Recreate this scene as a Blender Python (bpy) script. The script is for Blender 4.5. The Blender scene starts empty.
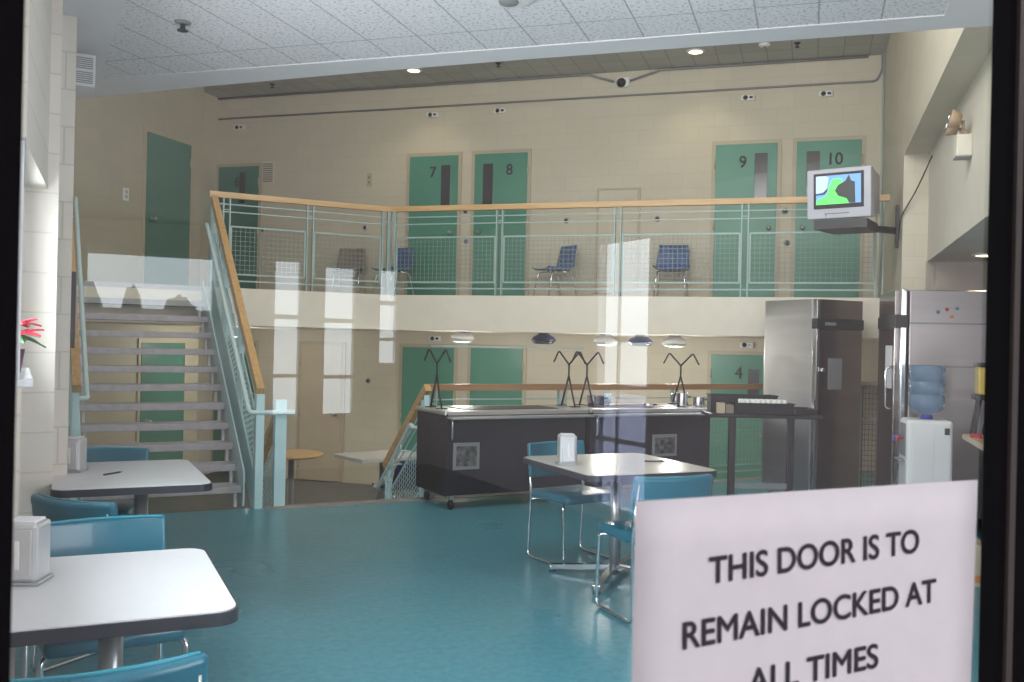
import bpy, bmesh, math, random
from math import sin, cos, radians as R, pi, sqrt, atan2
from mathutils import Vector, Matrix
random.seed(4)
SC = bpy.context.scene
COL = SC.collection
Q = sqrt(2)

def W(v, c, z=0.0):                     # wall frame (v along the cell wall, c away from the door) -> world
    return Vector(((v + c) / Q, (c - v) / Q, z))

# ------------------------------------------------------------------ materials
def newmat(name):
    m = bpy.data.materials.new(name); m.use_nodes = True
    nt = m.node_tree; b = nt.nodes['Principled BSDF']
    return m, nt, b

def mat(name, col, rough=0.5, metal=0.0, spec=0.5, noise=0.06, nscale=6.0, bump=0.0, bscale=60.0, coat=0.0, emit=None, estr=1.0):
    m, nt, b = newmat(name)
    b.inputs['Roughness'].default_value = rough
    b.inputs['Metallic'].default_value = metal
    b.inputs['Specular IOR Level'].default_value = spec
    b.inputs['Coat Weight'].default_value = coat
    g = nt.nodes.new('ShaderNodeNewGeometry')
    n = nt.nodes.new('ShaderNodeTexNoise'); n.inputs['Scale'].default_value = nscale; n.inputs['Detail'].default_value = 4
    nt.links.new(g.outputs['Position'], n.inputs['Vector'])
    cr = nt.nodes.new('ShaderNodeValToRGB')
    a = [max(0, c * (1 - noise)) for c in col]; z = [min(1, c * (1 + noise)) for c in col]
    cr.color_ramp.elements[0].position = .3; cr.color_ramp.elements[1].position = .7
    cr.color_ramp.elements[0].color = (*a, 1); cr.color_ramp.elements[1].color = (*z, 1)
    nt.links.new(n.outputs['Fac'], cr.inputs['Fac'])
    nt.links.new(cr.outputs['Color'], b.inputs['Base Color'])
    if bump:
        n2 = nt.nodes.new('ShaderNodeTexNoise'); n2.inputs['Scale'].default_value = bscale
        nt.links.new(g.outputs['Position'], n2.inputs['Vector'])
        bp = nt.nodes.new('ShaderNodeBump'); bp.inputs['Strength'].default_value = bump; bp.inputs['Distance'].default_value = .01
        nt.links.new(n2.outputs['Fac'], bp.inputs['Height']); nt.links.new(bp.outputs['Normal'], b.inputs['Normal'])
    if emit:
        b.inputs['Emission Color'].default_value = (*emit, 1); b.inputs['Emission Strength'].default_value = estr
    return m

def brick_mat(name, dirx, diry, col, mortar, bw=.4, bh=.2, ms=.006, rough=.6, horizontal=False, speck=0.0, off=.5, noise=.05, mstr=1.0):
    """painted block or tile pattern; u = position . dir, second axis = z (walls) or the perpendicular direction (ceilings)"""
    m, nt, b = newmat(name)
    g = nt.nodes.new('ShaderNodeNewGeometry')
    d = nt.nodes.new('ShaderNodeVectorMath'); d.operation = 'DOT_PRODUCT'; d.inputs[1].default_value = (dirx, diry, 0)
    nt.links.new(g.outputs['Position'], d.inputs[0])
    cmb = nt.nodes.new('ShaderNodeCombineXYZ'); nt.links.new(d.outputs['Value'], cmb.inputs[0])
    d2 = nt.nodes.new('ShaderNodeVectorMath'); d2.operation = 'DOT_PRODUCT'
    d2.inputs[1].default_value = (-diry, dirx, 0) if horizontal else (0, 0, 1)
    nt.links.new(g.outputs['Position'], d2.inputs[0]); nt.links.new(d2.outputs['Value'], cmb.inputs[1])
    br = nt.nodes.new('ShaderNodeTexBrick'); nt.links.new(cmb.outputs[0], br.inputs['Vector'])
    br.offset = off
    br.inputs['Scale'].default_value = 1; br.inputs['Brick Width'].default_value = bw; br.inputs['Row Height'].default_value = bh
    br.inputs['Mortar Size'].default_value = ms; br.inputs['Mortar Smooth'].default_value = .3; br.inputs['Bias'].default_value = 0
    br.inputs['Color1'].default_value = (*[c * (1 - noise * .5) for c in col], 1)
    br.inputs['Color2'].default_value = (*[min(1, c * (1 + noise * .5)) for c in col], 1)
    br.inputs['Mortar'].default_value = (*mortar, 1)
    n = nt.nodes.new('ShaderNodeTexNoise'); n.inputs['Scale'].default_value = 1.1; n.inputs['Detail'].default_value = 5
    nt.links.new(g.outputs['Position'], n.inputs['Vector'])
    mr = nt.nodes.new('ShaderNodeMapRange'); mr.inputs['To Min'].default_value = 1 - noise; mr.inputs['To Max'].default_value = 1 + noise
    nt.links.new(n.outputs['Fac'], mr.inputs['Value'])
    mx = nt.nodes.new('ShaderNodeVectorMath'); mx.operation = 'SCALE'
    nt.links.new(br.outputs['Color'], mx.inputs[0]); nt.links.new(mr.outputs[0], mx.inputs['Scale'])
    out = mx.outputs[0]
    if speck:
        n2 = nt.nodes.new('ShaderNodeTexNoise'); n2.inputs['Scale'].default_value = 55; n2.inputs['Detail'].default_value = 2
        nt.links.new(g.outputs['Position'], n2.inputs['Vector'])
        cr = nt.nodes.new('ShaderNodeValToRGB'); cr.color_ramp.elements[0].position = .34; cr.color_ramp.elements[1].position = .47
        cr.color_ramp.elements[0].color = (1 - speck, 1 - speck, 1 - speck, 1)
        nt.links.new(n2.outputs['Fac'], cr.inputs['Fac'])
        m2 = nt.nodes.new('ShaderNodeVectorMath'); m2.operation = 'MULTIPLY'
        nt.links.new(out, m2.inputs[0]); nt.links.new(cr.outputs['Color'], m2.inputs[1]); out = m2.outputs[0]
    nt.links.new(out, b.inputs['Base Color'])
    bp = nt.nodes.new('ShaderNodeBump'); bp.inputs['Strength'].default_value = .35; bp.inputs['Distance'].default_value = .004
    inv = nt.nodes.new('ShaderNodeMath'); inv.operation = 'SUBTRACT'; inv.inputs[0].default_value = 1
    nt.links.new(br.outputs['Fac'], inv.inputs[1]); nt.links.new(inv.outputs[0], bp.inputs['Height'])
    nt.links.new(bp.outputs['Normal'], b.inputs['Normal'])
    b.inputs['Roughness'].default_value = rough
    return m

def steel_mat(name, col, rough):
    m, nt, b = newmat(name)
    b.inputs['Metallic'].default_value = 1; b.inputs['Roughness'].default_value = rough
    g = nt.nodes.new('ShaderNodeNewGeometry')
    mp = nt.nodes.new('ShaderNodeMapping'); mp.inputs['Scale'].default_value = (.6, .6, 5)
    nt.links.new(g.outputs['Position'], mp.inputs['Vector'])
    n = nt.nodes.new('ShaderNodeTexNoise'); n.inputs['Scale'].default_value = 1.4; n.inputs['Detail'].default_value = 3
    nt.links.new(mp.outputs[0], n.inputs['Vector'])
    cr = nt.nodes.new('ShaderNodeValToRGB')
    cr.color_ramp.elements[0].color = (*[c * .8 for c in col], 1); cr.color_ramp.elements[1].color = (*[min(1, c * 1.15) for c in col], 1)
    nt.links.new(n.outputs['Fac'], cr.inputs['Fac']); nt.links.new(cr.outputs['Color'], b.inputs['Base Color'])
    bp = nt.nodes.new('ShaderNodeBump'); bp.inputs['Strength'].default_value = .25; bp.inputs['Distance'].default_value = .02
    nt.links.new(n.outputs['Fac'], bp.inputs['Height']); nt.links.new(bp.outputs['Normal'], b.inputs['Normal'])
    return m

def wood_mat(name, c1, c2, rough=.4):
    m, nt, b = newmat(name)
    tc = nt.nodes.new('ShaderNodeTexCoord')
    mp = nt.nodes.new('ShaderNodeMapping'); mp.inputs['Scale'].default_value = (1.5, 25, 25)
    nt.links.new(tc.outputs['Object'], mp.inputs['Vector'])
    n = nt.nodes.new('ShaderNodeTexNoise'); n.inputs['Scale'].default_value = 1.5; n.inputs['Detail'].default_value = 6
    nt.links.new(mp.outputs[0], n.inputs['Vector'])
    cr = nt.nodes.new('ShaderNodeValToRGB')
    cr.color_ramp.elements[0].color = (*c1, 1); cr.color_ramp.elements[1].color = (*c2, 1)
    cr.color_ramp.elements[0].position = .3; cr.color_ramp.elements[1].position = .7
    nt.links.new(n.outputs['Fac'], cr.inputs['Fac']); nt.links.new(cr.outputs['Color'], b.inputs['Base Color'])
    b.inputs['Roughness'].default_value = rough
    return m

def emit_mat(name, col, s):
    m, nt, b = newmat(name)
    b.inputs['Base Color'].default_value = (*col, 1); b.inputs['Emission Color'].default_value = (*col, 1)
    b.inputs['Emission Strength'].default_value = s
    return m

def glass_mat(name, tint=(1, 1, 1), ior=1.5, mul=2.0):
    m = bpy.data.materials.new(name); m.use_nodes = True; nt = m.node_tree; nt.nodes.clear()
    o = nt.nodes.new('ShaderNodeOutputMaterial'); mix = nt.nodes.new('ShaderNodeMixShader')
    t = nt.nodes.new('ShaderNodeBsdfTransparent'); t.inputs['Color'].default_value = (*tint, 1)
    gl = nt.nodes.new('ShaderNodeBsdfGlossy'); gl.inputs['Roughness'].default_value = 0.0
    f = nt.nodes.new('ShaderNodeFresnel'); f.inputs['IOR'].default_value = ior
    g = nt.nodes.new('ShaderNodeNewGeometry')
    s = nt.nodes.new('ShaderNodeMath'); s.operation = 'SUBTRACT'; s.inputs[0].default_value = 1
    nt.links.new(g.outputs['Backfacing'], s.inputs[1])
    k = nt.nodes.new('ShaderNodeMath'); k.operation = 'MULTIPLY'; k.use_clamp = True
    nt.links.new(f.outputs[0], k.inputs[0]); nt.links.new(s.outputs[0], k.inputs[1])
    k2 = nt.nodes.new('ShaderNodeMath'); k2.operation = 'MULTIPLY'; k2.use_clamp = True; k2.inputs[1].default_value = mul
    nt.links.new(k.outputs[0], k2.inputs[0])
    nt.links.new(k2.outputs[0], mix.inputs['Fac']); nt.links.new(t.outputs[0], mix.inputs[1]); nt.links.new(gl.outputs[0], mix.inputs[2])
    nt.links.new(mix.outputs[0], o.inputs['Surface'])
    return m

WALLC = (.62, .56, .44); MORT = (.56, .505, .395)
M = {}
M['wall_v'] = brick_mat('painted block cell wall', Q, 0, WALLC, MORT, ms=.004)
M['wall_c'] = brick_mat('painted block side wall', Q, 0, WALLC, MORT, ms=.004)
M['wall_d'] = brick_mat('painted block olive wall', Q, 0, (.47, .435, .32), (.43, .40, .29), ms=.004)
M['wall_x'] = brick_mat('painted block x', 1, 1, (.80, .73, .66), (.68, .62, .56), bw=8, ms=.005)
M['wall_y'] = brick_mat('painted block y', 1, 1, (.72, .66, .58), (.60, .55, .48), ms=.005)
M['gyp'] = mat('smooth cream plaster', (.66, .61, .51), .7, noise=.03)
M['slab'] = mat('cream slab plaster', (.80, .74, .63), .6, noise=.03)
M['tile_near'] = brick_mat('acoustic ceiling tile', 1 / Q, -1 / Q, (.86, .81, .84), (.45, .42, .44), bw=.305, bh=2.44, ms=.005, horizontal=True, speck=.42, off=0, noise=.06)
M['tile_far'] = brick_mat('grey far ceiling tile', 1 / Q, -1 / Q, (.46, .47, .45), (.26, .26, .26), bw=.305, bh=2.44, ms=.006, horizontal=True, speck=.15, off=0, noise=.12)  # same tile as the near ceiling, in a darker grey
M['border'] = mat('white ceiling border paint', (.82, .77, .79), .6, noise=.02)
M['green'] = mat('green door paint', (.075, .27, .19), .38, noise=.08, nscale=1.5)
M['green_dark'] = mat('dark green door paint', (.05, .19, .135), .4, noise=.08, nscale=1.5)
M['beige_door'] = mat('beige door paint', (.56, .47, .34), .45, noise=.03)
M['frame_beige'] = mat('beige frame paint', (.50, .43, .31), .45, noise=.03)
M['slot'] = mat('dark slot glass', (.05, .045, .05), .15)
M['dark'] = mat('black metal', (.016, .016, .019), .4)
M['black_frame'] = mat('black door frame paint', (.009, .008, .009), 1.0, spec=0)
M['bronze'] = mat('dull brown frame edge', (.06, .052, .047), .45)
M['rubber'] = mat('black rubber', (.02, .02, .02), .7)
M['wood'] = wood_mat('honey oak handrail', (.56, .33, .13), (.72, .46, .21))
M['wood_dark'] = wood_mat('reddish oak handrail', (.33, .17, .075), (.44, .25, .12))
M['railpaint'] = mat('pale aqua rail paint', (.60, .82, .86), .38, noise=.03)
M['railgrey'] = mat('pale grey green rail paint', (.36, .48, .46), .4, noise=.03)
M['pipe'] = mat('white aqua pipe paint', (.70, .88, .90), .3, noise=.02)
M['wire'] = mat('grey green wire', (.26, .35, .33), .45)
M['tread'] = mat('grey concrete tread', (.46, .43, .46), .6, noise=.12, nscale=14)
M['riserplate'] = mat('pale tread bracket paint', (.60, .60, .61), .5, noise=.05)
M['lower'] = mat('dark grey lower floor', (.13, .13, .125), .45, noise=.12)
M['nosing'] = mat('concrete edge strip', (.30, .27, .25), .6, noise=.15, nscale=8)
M['laminate'] = mat('white laminate', (.80, .79, .83), .28, noise=.02, nscale=30)
M['laminate_b'] = mat('pale grey laminate', (.62, .60, .58), .25, noise=.03, nscale=30)
M['edge'] = mat('charcoal table edge', (.04, .04, .052), .35)
M['post'] = mat('grey metal column', (.42, .43, .45), .3, metal=.6)
M['dispsteel'] = mat('satin dispenser steel', (.62, .62, .64), .38, metal=.55, noise=.05)
M['chrome'] = mat('chrome tube', (.72, .73, .76), .16, metal=1, noise=.02)
M['vinyl'] = mat('teal vinyl', (.014, .15, .225), .3, noise=.12, nscale=5, bump=.08, bscale=220, coat=.25)
M['vinyl_l'] = mat('teal vinyl piping', (.03, .27, .37), .35)
M['steel'] = steel_mat('brushed stainless steel', (.74, .73, .75), .36)
M['steel_dark'] = steel_mat('dark stainless steel', (.33, .29, .28), .22)
M['steel_panel'] = steel_mat('dull stainless panel', (.50, .455, .455), .36)
M['cartblack'] = mat('black cart laminate', (.022, .02, .028), .42, noise=.15, nscale=3)
M['poster'] = mat('grey framed picture', (.10, .10, .10), .35, noise=.9, nscale=22)
M['greyframe'] = mat('grey frame', (.25, .25, .26), .4)
M['white'] = mat('white plastic', (.80, .79, .80), .35, noise=.02)
M['whitecup'] = mat('white ceramic', (.86, .86, .84), .3)
M['paper'] = mat('white paper', (.84, .82, .86), .75, noise=.02, nscale=40)
M['ink'] = mat('dark grey ink', (.035, .03, .04), .7)
M['silver'] = mat('silver television plastic', (.50, .50, .56), .35, noise=.03)
M['blue_seat'] = mat('navy blue plastic', (.07, .14, .33), .4)
M['brown_seat'] = mat('brown plastic', (.24, .19, .16), .5)
M['navy'] = mat('dark navy plastic', (.02, .035, .09), .4)
M['red'] = mat('red petals', (.55, .015, .04), .5)
M['redp'] = mat('red plastic', (.45, .03, .04), .4)
M['leaf'] = mat('green leaves', (.05, .17, .06), .5)
M['terra'] = mat('dark pot foil', (.12, .02, .09), .4)
M['amber'] = mat('tan lamp head', (.42, .29, .18), .35)
M['bluepaint'] = mat('blue print', (.12, .20, .36), .6)
M['bluecap'] = mat('blue plastic', (.03, .06, .45), .4)
M['yellow'] = mat('yellow plastic', (.62, .44, .10), .45)
M['tan'] = mat('tan cardboard', (.52, .44, .31), .7)
M['orange'] = mat('orange tape', (.60, .22, .07), .6)
M['graybox'] = mat('grey base cabinet', (.36, .36, .40), .5)
M['counterwood'] = wood_mat('light maple counter', (.50, .38, .24), (.62, .49, .33), .45)
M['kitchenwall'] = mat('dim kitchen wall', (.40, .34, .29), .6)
M['corr'] = mat('corridor wall paint', (.70, .65, .66), .7)
M['corrfloor'] = mat('corridor floor', (.22, .21, .21), .5)
M['glass'] = glass_mat('door glass', (.97, .985, .99), 1.5, 2.1)
M['guardglass'] = glass_mat('sneeze guard glass', (.95, .98, .97), 1.45, 1.5)
M['bluish'] = glass_mat('tinted lower pane', (.70, .70, .80), 1.45, 1.5)
M['winframe'] = mat('white window frame', (.80, .80, .83), .45)
M['warm'] = emit_mat('warm lamp lens', (1.0, .80, .42), 5)
M['domelens'] = mat('pale green dome lens', (.55, .66, .56), .3)

# waterbottle
def water_mat():
    m, nt, b = newmat('blue water bottle plastic')
    b.inputs['Base Color'].default_value = (.25, .40, .58, 1); b.inputs['Roughness'].default_value = .08
    b.inputs['Transmission Weight'].default_value = .5; b.inputs['IOR'].default_value = 1.33
    b.inputs['Alpha'].default_value = .82
    return m
M['water'] = water_mat()

def floor_mat():
    m, nt, b = newmat('teal vinyl floor')
    g = nt.nodes.new('ShaderNodeNewGeometry')
    n = nt.nodes.new('ShaderNodeTexNoise'); n.inputs['Scale'].default_value = 22; n.inputs['Detail'].default_value = 6; n.inputs['Roughness'].default_value = .7
    n3 = nt.nodes.new('ShaderNodeTexNoise'); n3.inputs['Scale'].default_value = 1.2; n3.inputs['Detail'].default_value = 3
    nt.links.new(g.outputs['Position'], n.inputs['Vector']); nt.links.new(g.outputs['Position'], n3.inputs['Vector'])
    cr = nt.nodes.new('ShaderNodeValToRGB')
    cr.color_ramp.elements[0].position = .3; cr.color_ramp.elements[1].position = .72
    cr.color_ramp.elements[0].color = (.055, .235, .31, 1); cr.color_ramp.elements[1].color = (.115, .36, .43, 1)
    nt.links.new(n.outputs['Fac'], cr.inputs['Fac'])
    # welded seams: one strip every 1.83 m
    d = nt.nodes.new('ShaderNodeVectorMath'); d.operation = 'DOT_PRODUCT'; d.inputs[1].default_value = SEAM[0]
    nt.links.new(g.outputs['Position'], d.inputs[0])
    s = nt.nodes.new('ShaderNodeMath'); s.operation = 'SUBTRACT'; s.inputs[1].default_value = SEAM[1]
    nt.links.new(d.outputs['Value'], s.inputs[0])
    md = nt.nodes.new('ShaderNodeMath'); md.operation = 'PINGPONG'; md.inputs[1].default_value = .915
    nt.links.new(s.outputs[0], md.inputs[0])
    lt = nt.nodes.new('ShaderNodeMath'); lt.operation = 'LESS_THAN'; lt.inputs[1].default_value = .004
    nt.links.new(md.outputs[0], lt.inputs[0])
    mx = nt.nodes.new('ShaderNodeMix'); mx.data_type = 'RGBA'
    nt.links.new(lt.outputs[0], mx.inputs['Factor']); nt.links.new(cr.outputs['Color'], mx.inputs['A'])
    mx.inputs['B'].default_value = (.20, .30, .30, 1)
    nt.links.new(mx.outputs['Result'], b.inputs['Base Color'])
    mr = nt.nodes.new('ShaderNodeMapRange'); mr.inputs['To Min'].default_value = .2; mr.inputs['To Max'].default_value = .42
    nt.links.new(n3.outputs['Fac'], mr.inputs['Value']); nt.links.new(mr.outputs[0], b.inputs['Roughness'])
    return m
SEAM = ((.33, .944, 0), 3.07)
M['floor'] = floor_mat()

# ------------------------------------------------------------------ mesh builder
class MB:
    def __init__(s): s.bm = bmesh.new()
    def _xf(s, geom, mtx): bmesh.ops.transform(s.bm, matrix=mtx, verts=geom)
    def box(s, lo, hi, bevel=0, rz=0, piv=None, seg=2):
        lo = Vector(lo); hi = Vector(hi); c = (lo + hi) / 2; d = hi - lo
        t = bmesh.new(); bmesh.ops.create_cube(t, size=1)
        for v in t.verts: v.co = Vector((v.co.x * d.x, v.co.y * d.y, v.co.z * d.z))
        if bevel: bmesh.ops.bevel(t, geom=t.edges[:], offset=min(bevel, min(abs(d.x), abs(d.y), abs(d.z)) * .49), segments=seg, profile=.5, affect='EDGES')
        m = Matrix.Translation(c)
        if rz:
            p = Vector(piv) if piv else c
            m = Matrix.Translation(p) @ Matrix.Rotation(rz, 4, 'Z') @ Matrix.Translation(-p) @ m
        s.add(t, m); return s
    def add(s, t, m=Matrix(), smooth=False):
        vs = [s.bm.verts.new(m @ v.co) for v in t.verts]
        t.verts.index_update()
        for f in t.faces:
            try:
                nf = s.bm.faces.new([vs[v.index] for v in f.verts]); nf.smooth = f.smooth or smooth
            except ValueError: pass
        t.free()
    def vbox(s, v0, v1, c0, c1, z0, z1):         # box in the 45 degree wall frame
        t = bmesh.new(); bmesh.ops.create_cube(t, size=1)
        for q in t.verts:
            v = v0 + (q.co.x + .5) * (v1 - v0); c = c0 + (q.co.y + .5) * (c1 - c0); z = z0 + (q.co.z + .5) * (z1 - z0)
            q.co = W(v, c, z)
        s.add(t); return s
    def prism(s, poly, z0, z1):
        n = len(poly)
        a = [s.bm.verts.new((p[0], p[1], z0)) for p in poly]; b = [s.bm.verts.new((p[0], p[1], z1)) for p in poly]
        s.bm.faces.new(a[::-1]); s.bm.faces.new(b)
        for i in range(n): s.bm.faces.new((a[i], a[(i + 1) % n], b[(i + 1) % n], b[i]))
        return s
    def bar(s, p0, p1, w, h, up=(0, 0, 1)):
        p0 = Vector(p0); p1 = Vector(p1); d = (p1 - p0)
        L = d.length
        if L < 1e-6: return s
        d.normalize(); u = Vector(up)
        if abs(d.dot(u)) > .98: u = Vector((1, 0, 0))
        x = d.cross(u).normalized(); y = x.cross(d).normalized()
        vs = []
        for p in (p0, p1):
            for a, b in ((-1, -1), (1, -1), (1, 1), (-1, 1)):
                vs.append(s.bm.verts.new(p + x * a * w / 2 + y * b * h / 2))
        for f in ((3, 2, 1, 0), (4, 5, 6, 7), (0, 1, 5, 4), (1, 2, 6, 5), (2, 3, 7, 6), (3, 0, 4, 7)):
            s.bm.faces.new([vs[i] for i in f])
        return s
    def tube(s, pts, r, n=8, closed=False, rs=None):
        pts = [Vector(p) for p in pts]; k = len(pts); rings = []
        prev = None
        for i, p in enumerate(pts):
            if closed: d = pts[(i + 1) % k] - pts[i - 1]
            elif i == 0: d = pts[1] - p
            elif i == k - 1: d = p - pts[i - 1]
            else: d = (pts[i + 1] - p).normalized() + (p - pts[i - 1]).normalized()
            d.normalize()
            if prev is None:
                u = Vector((0, 0, 1)) if abs(d.z) < .9 else Vector((1, 0, 0)); x = d.cross(u).normalized()
            else: x = (prev - d * prev.dot(d)).normalized()
            prev = x; y = d.cross(x)
            rr = rs[i] if rs else r
            rings.append([s.bm.verts.new(p + (x * cos(2 * pi * j / n) + y * sin(2 * pi * j / n)) * rr) for j in range(n)])
        for i in range(k if closed else k - 1):
            a = rings[i]; b = rings[(i + 1) % k]
            for j in range(n):
                f = s.bm.faces.new((a[j], a[(j + 1) % n], b[(j + 1) % n], b[j])); f.smooth = True
        if not closed:
            s.bm.faces.new(rings[0][::-1]); s.bm.faces.new(rings[-1])
        return s
    def lathe(s, prof, c=(0, 0, 0), n=24, mtx=None):
        c = Vector(c); m = mtx or Matrix(); rings = []
        for r, z in prof:
            if r < 1e-5: rings.append([s.bm.verts.new(c + m @ Vector((0, 0, z)))])
            else: rings.append([s.bm.verts.new(c + m @ Vector((r * cos(2 * pi * j / n), r * sin(2 * pi * j / n), z))) for j in range(n)])
        for a, b in zip(rings, rings[1:]):
            for j in range(n):
                q = []
                for t in ((a, j), (a, j + 1), (b, j + 1), (b, j)):
                    v = t[0][t[1] % len(t[0])] if len(t[0]) > 1 else t[0][0]
                    if v not in q: q.append(v)
                if len(q) > 2:
                    f = s.bm.faces.new(q); f.smooth = True
        for rg, rev in ((rings[0], True), (rings[-1], False)):
            if len(rg) > 2: s.bm.faces.new(rg[::-1] if rev else rg)
        return s
    def pad(s, c, size, bevel, bend=0, n=8, mtx=None, seg=4):
        """upholstered pad: rounded box bent along its x axis by `bend` towards -y"""
        t = bmesh.new(); bmesh.ops.create_cube(t, size=1)
        for v in t.verts: v.co = Vector((v.co.x * size[0], v.co.y * size[1], v.co.z * size[2]))
        bmesh.ops.bevel(t, geom=t.edges[:], offset=bevel, segments=seg, profile=.5, affect='EDGES')
        for i in range(1, n):
            x = -size[0] / 2 + bevel + (size[0] - 2 * bevel) * i / n
            bmesh.ops.bisect_plane(t, geom=t.verts[:] + t.edges[:] + t.faces[:], plane_co=(x, 0, 0), plane_no=(1, 0, 0))
        for v in t.verts: v.co.y += -bend * (v.co.x / (size[0] / 2)) ** 2
        for f in t.faces: f.smooth = True
        s.add(t, Matrix.Translation(Vector(c)) @ (mtx or Matrix())); return s
    def build(s, name, mt, parent=None, loc=None):
        bmesh.ops.recalc_face_normals(s.bm, faces=s.bm.faces)
        me = bpy.data.meshes.new(name); s.bm.to_mesh(me); s.bm.free()
        me.materials.append(mt if not isinstance(mt, str) else M[mt])
        o = bpy.data.objects.new(name, me); COL.objects.link(o)
        if parent: o.parent = parent
        if loc: o.location = loc
        return o

def thing(name, label, cat, loc=(0, 0, 0), rz=0, group=None, kind=None):
    o = bpy.data.objects.new(name, None); COL.objects.link(o); o.empty_display_size = .1
    o.location = loc; o.rotation_euler = (0, 0, rz)
    o['label'] = label; o['category'] = cat
    if group: o['group'] = group
    if kind: o['kind'] = kind
    return o
def tag(o, label, cat, group=None, kind=None):
    o['label'] = label; o['category'] = cat
    if group: o['group'] = group
    if kind: o['kind'] = kind
    return o
def struct(mb, name, mt, label, cat=None):
    o = mb.build(name, mt); o['kind'] = 'structure'; o['label'] = label; o['category'] = cat or name.split('_')[0]; return o
def kids(o): return [c for c in bpy.data.objects if c.parent == o]
def dup(root, loc, rz, label, group=None):
    r = root.copy(); COL.objects.link(r); r.location = loc; r.rotation_euler = (0, 0, rz); r['label'] = label
    if group: r['group'] = group
    for ch in kids(root):
        c = ch.copy(); COL.objects.link(c); c.parent = r
        for g in kids(ch):
            d = g.copy(); COL.objects.link(d); d.parent = c
    return r
def smooth_path(pts, r, n=4):
    """round the corners of a polyline"""
    P = [Vector(p) for p in pts]; out = [P[0]]
    for i in range(1, len(P) - 1):
        a = (P[i - 1] - P[i]); b = (P[i + 1] - P[i]); k = min(r, a.length * .45, b.length * .45)
        p0 = P[i] + a.normalized() * k; p1 = P[i] + b.normalized() * k
        for j in range(n + 1):
            t = j / n; out.append(p0 * (1 - t) ** 2 + P[i] * 2 * t * (1 - t) + p1 * t * t)
    out.append(P[-1]); return out
def text(name, body, size, mtx, mt, parent, ext=.0015, sx=1.0, offset=0.0, align='CENTER', space=1.0, bold=0.0):
    cu = bpy.data.curves.new(name, 'FONT'); cu.body = body; cu.size = size; cu.extrude = ext; cu.align_x = align
    cu.offset = offset; cu.space_character = space
    cu.materials.append(M[mt])
    tmp = bpy.data.objects.new(name + '_curve', cu); COL.objects.link(tmp)
    dg = bpy.context.evaluated_depsgraph_get(); dg.update()
    me = bpy.data.meshes.new_from_object(tmp.evaluated_get(dg)); bpy.data.objects.remove(tmp)
    me.name = name
    if bold:
        q = bmesh.new()
        for dx, dy in ((-bold, 0), (bold, 0), (0, bold), (0, -bold), (0, 0)):
            n0 = len(q.verts); q.from_mesh(me); q.verts.ensure_lookup_table()
            for v in q.verts[n0:]: v.co.x += dx; v.co.y += dy; v.co.z += (dx + 2 * dy) * .02
        q.to_mesh(me); q.free()
    o = bpy.data.objects.new(name, me); COL.objects.link(o)
    o.parent = parent
    o.matrix_local = mtx @ Matrix.Diagonal((sx, 1, 1, 1))
    return o

# ================================================================== SETTING
LZ = -.62        # lower level floor
UZ = 2.05        # upper level floor
CZ = 5.2         # high ceiling
NZ = 3.2         # low ceiling over the dining area

struct(MB().prism([(-.3, .47), (9.6, .47), (9.6, 8.44), (-.3, 8.44)], -.2, 0), 'floor', 'floor', 'glossy teal vinyl floor of the dining area', 'floor')
struct(MB().prism([(.2, 8.44), (9.6, 8.44), (9.6, 8.6), (2.9, 15.6), (.2, 12.5)], LZ - .1, LZ), 'floor_lower', 'lower', 'dark grey sunken floor beyond the dining area edge', 'floor')
struct(MB().box((1.95, 8.3, -.0), (9.4, 8.46, .006)).box((1.95, 8.44, LZ), (9.4, 8.46, 0)), 'trim_1', 'nosing', 'concrete strip along the edge of the teal floor', 'trim')

# upper floor slab (the balcony)
slab = [(.25, 10.9), (4.0, 10.9), tuple(W(.8, 10.5)[:2]), tuple(W(.8, 12.68)[:2]), tuple(W(-8.85, 12.68)[:2]), tuple(W(-8.85, 11.6)[:2]), tuple(W(-8.35, 11.6)[:2]), (.25, 12.05)]
struct(MB().prism(slab, 1.63, UZ), 'floor_balcony', 'slab', 'cream concrete balcony slab in front of the upper cell doors', 'floor')

# walls
struct(MB().vbox(-9.1, 1.0, 12.68, 12.9, LZ, CZ), 'wall_back', 'wall_v', 'long cream block wall holding the numbered cell doors', 'wall')
struct(MB().vbox(-9.1, -8.85, 11.5, 12.7, LZ, CZ), 'wall_left_recess', 'wall_c', 'narrow recessed return wall beside the leftmost numbered cell door', 'wall')
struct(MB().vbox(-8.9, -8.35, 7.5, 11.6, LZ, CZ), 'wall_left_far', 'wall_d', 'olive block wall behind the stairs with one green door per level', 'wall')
struct(MB().box((.05, 5.6, LZ), (.25, 12.2, CZ)), 'wall_left_stair', 'wall_y', 'block wall running along the left side of the stairs', 'wall')
# left wall with the window opening
lw = MB().box((-.25, .47, 0), (-.05, 3.85, 1.30)).box((-.25, 3.85, 0), (.015, 5.3, 1.30)).box((-.25, .47, 2.2), (-.05, 3.85, NZ + .1)).box((-.25, 3.85, 2.2), (.015, 5.3, NZ + .1)).box((-.25, .47, 1.3), (-.05, 1.1, 2.2)).box((-.25, 5.15, 1.3), (.015, 5.3, 2.2)).box((-.25, 3.6, 1.3), (-.05, 3.9, 2.2))
struct(lw, 'wall_left', 'wall_y', 'pale wall with windows beside the left hand tables', 'wall')
pl = MB().box((-.25, 5.3, 0), (.17, 5.62, NZ + .1)).prism([(0, 3.9), (.12, 5.3), (-.03, 5.3)], 2.22, NZ)
struct(pl, 'wall_pier', 'wall_x', 'pale block pier between the window and the stairs', 'wall')
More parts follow.
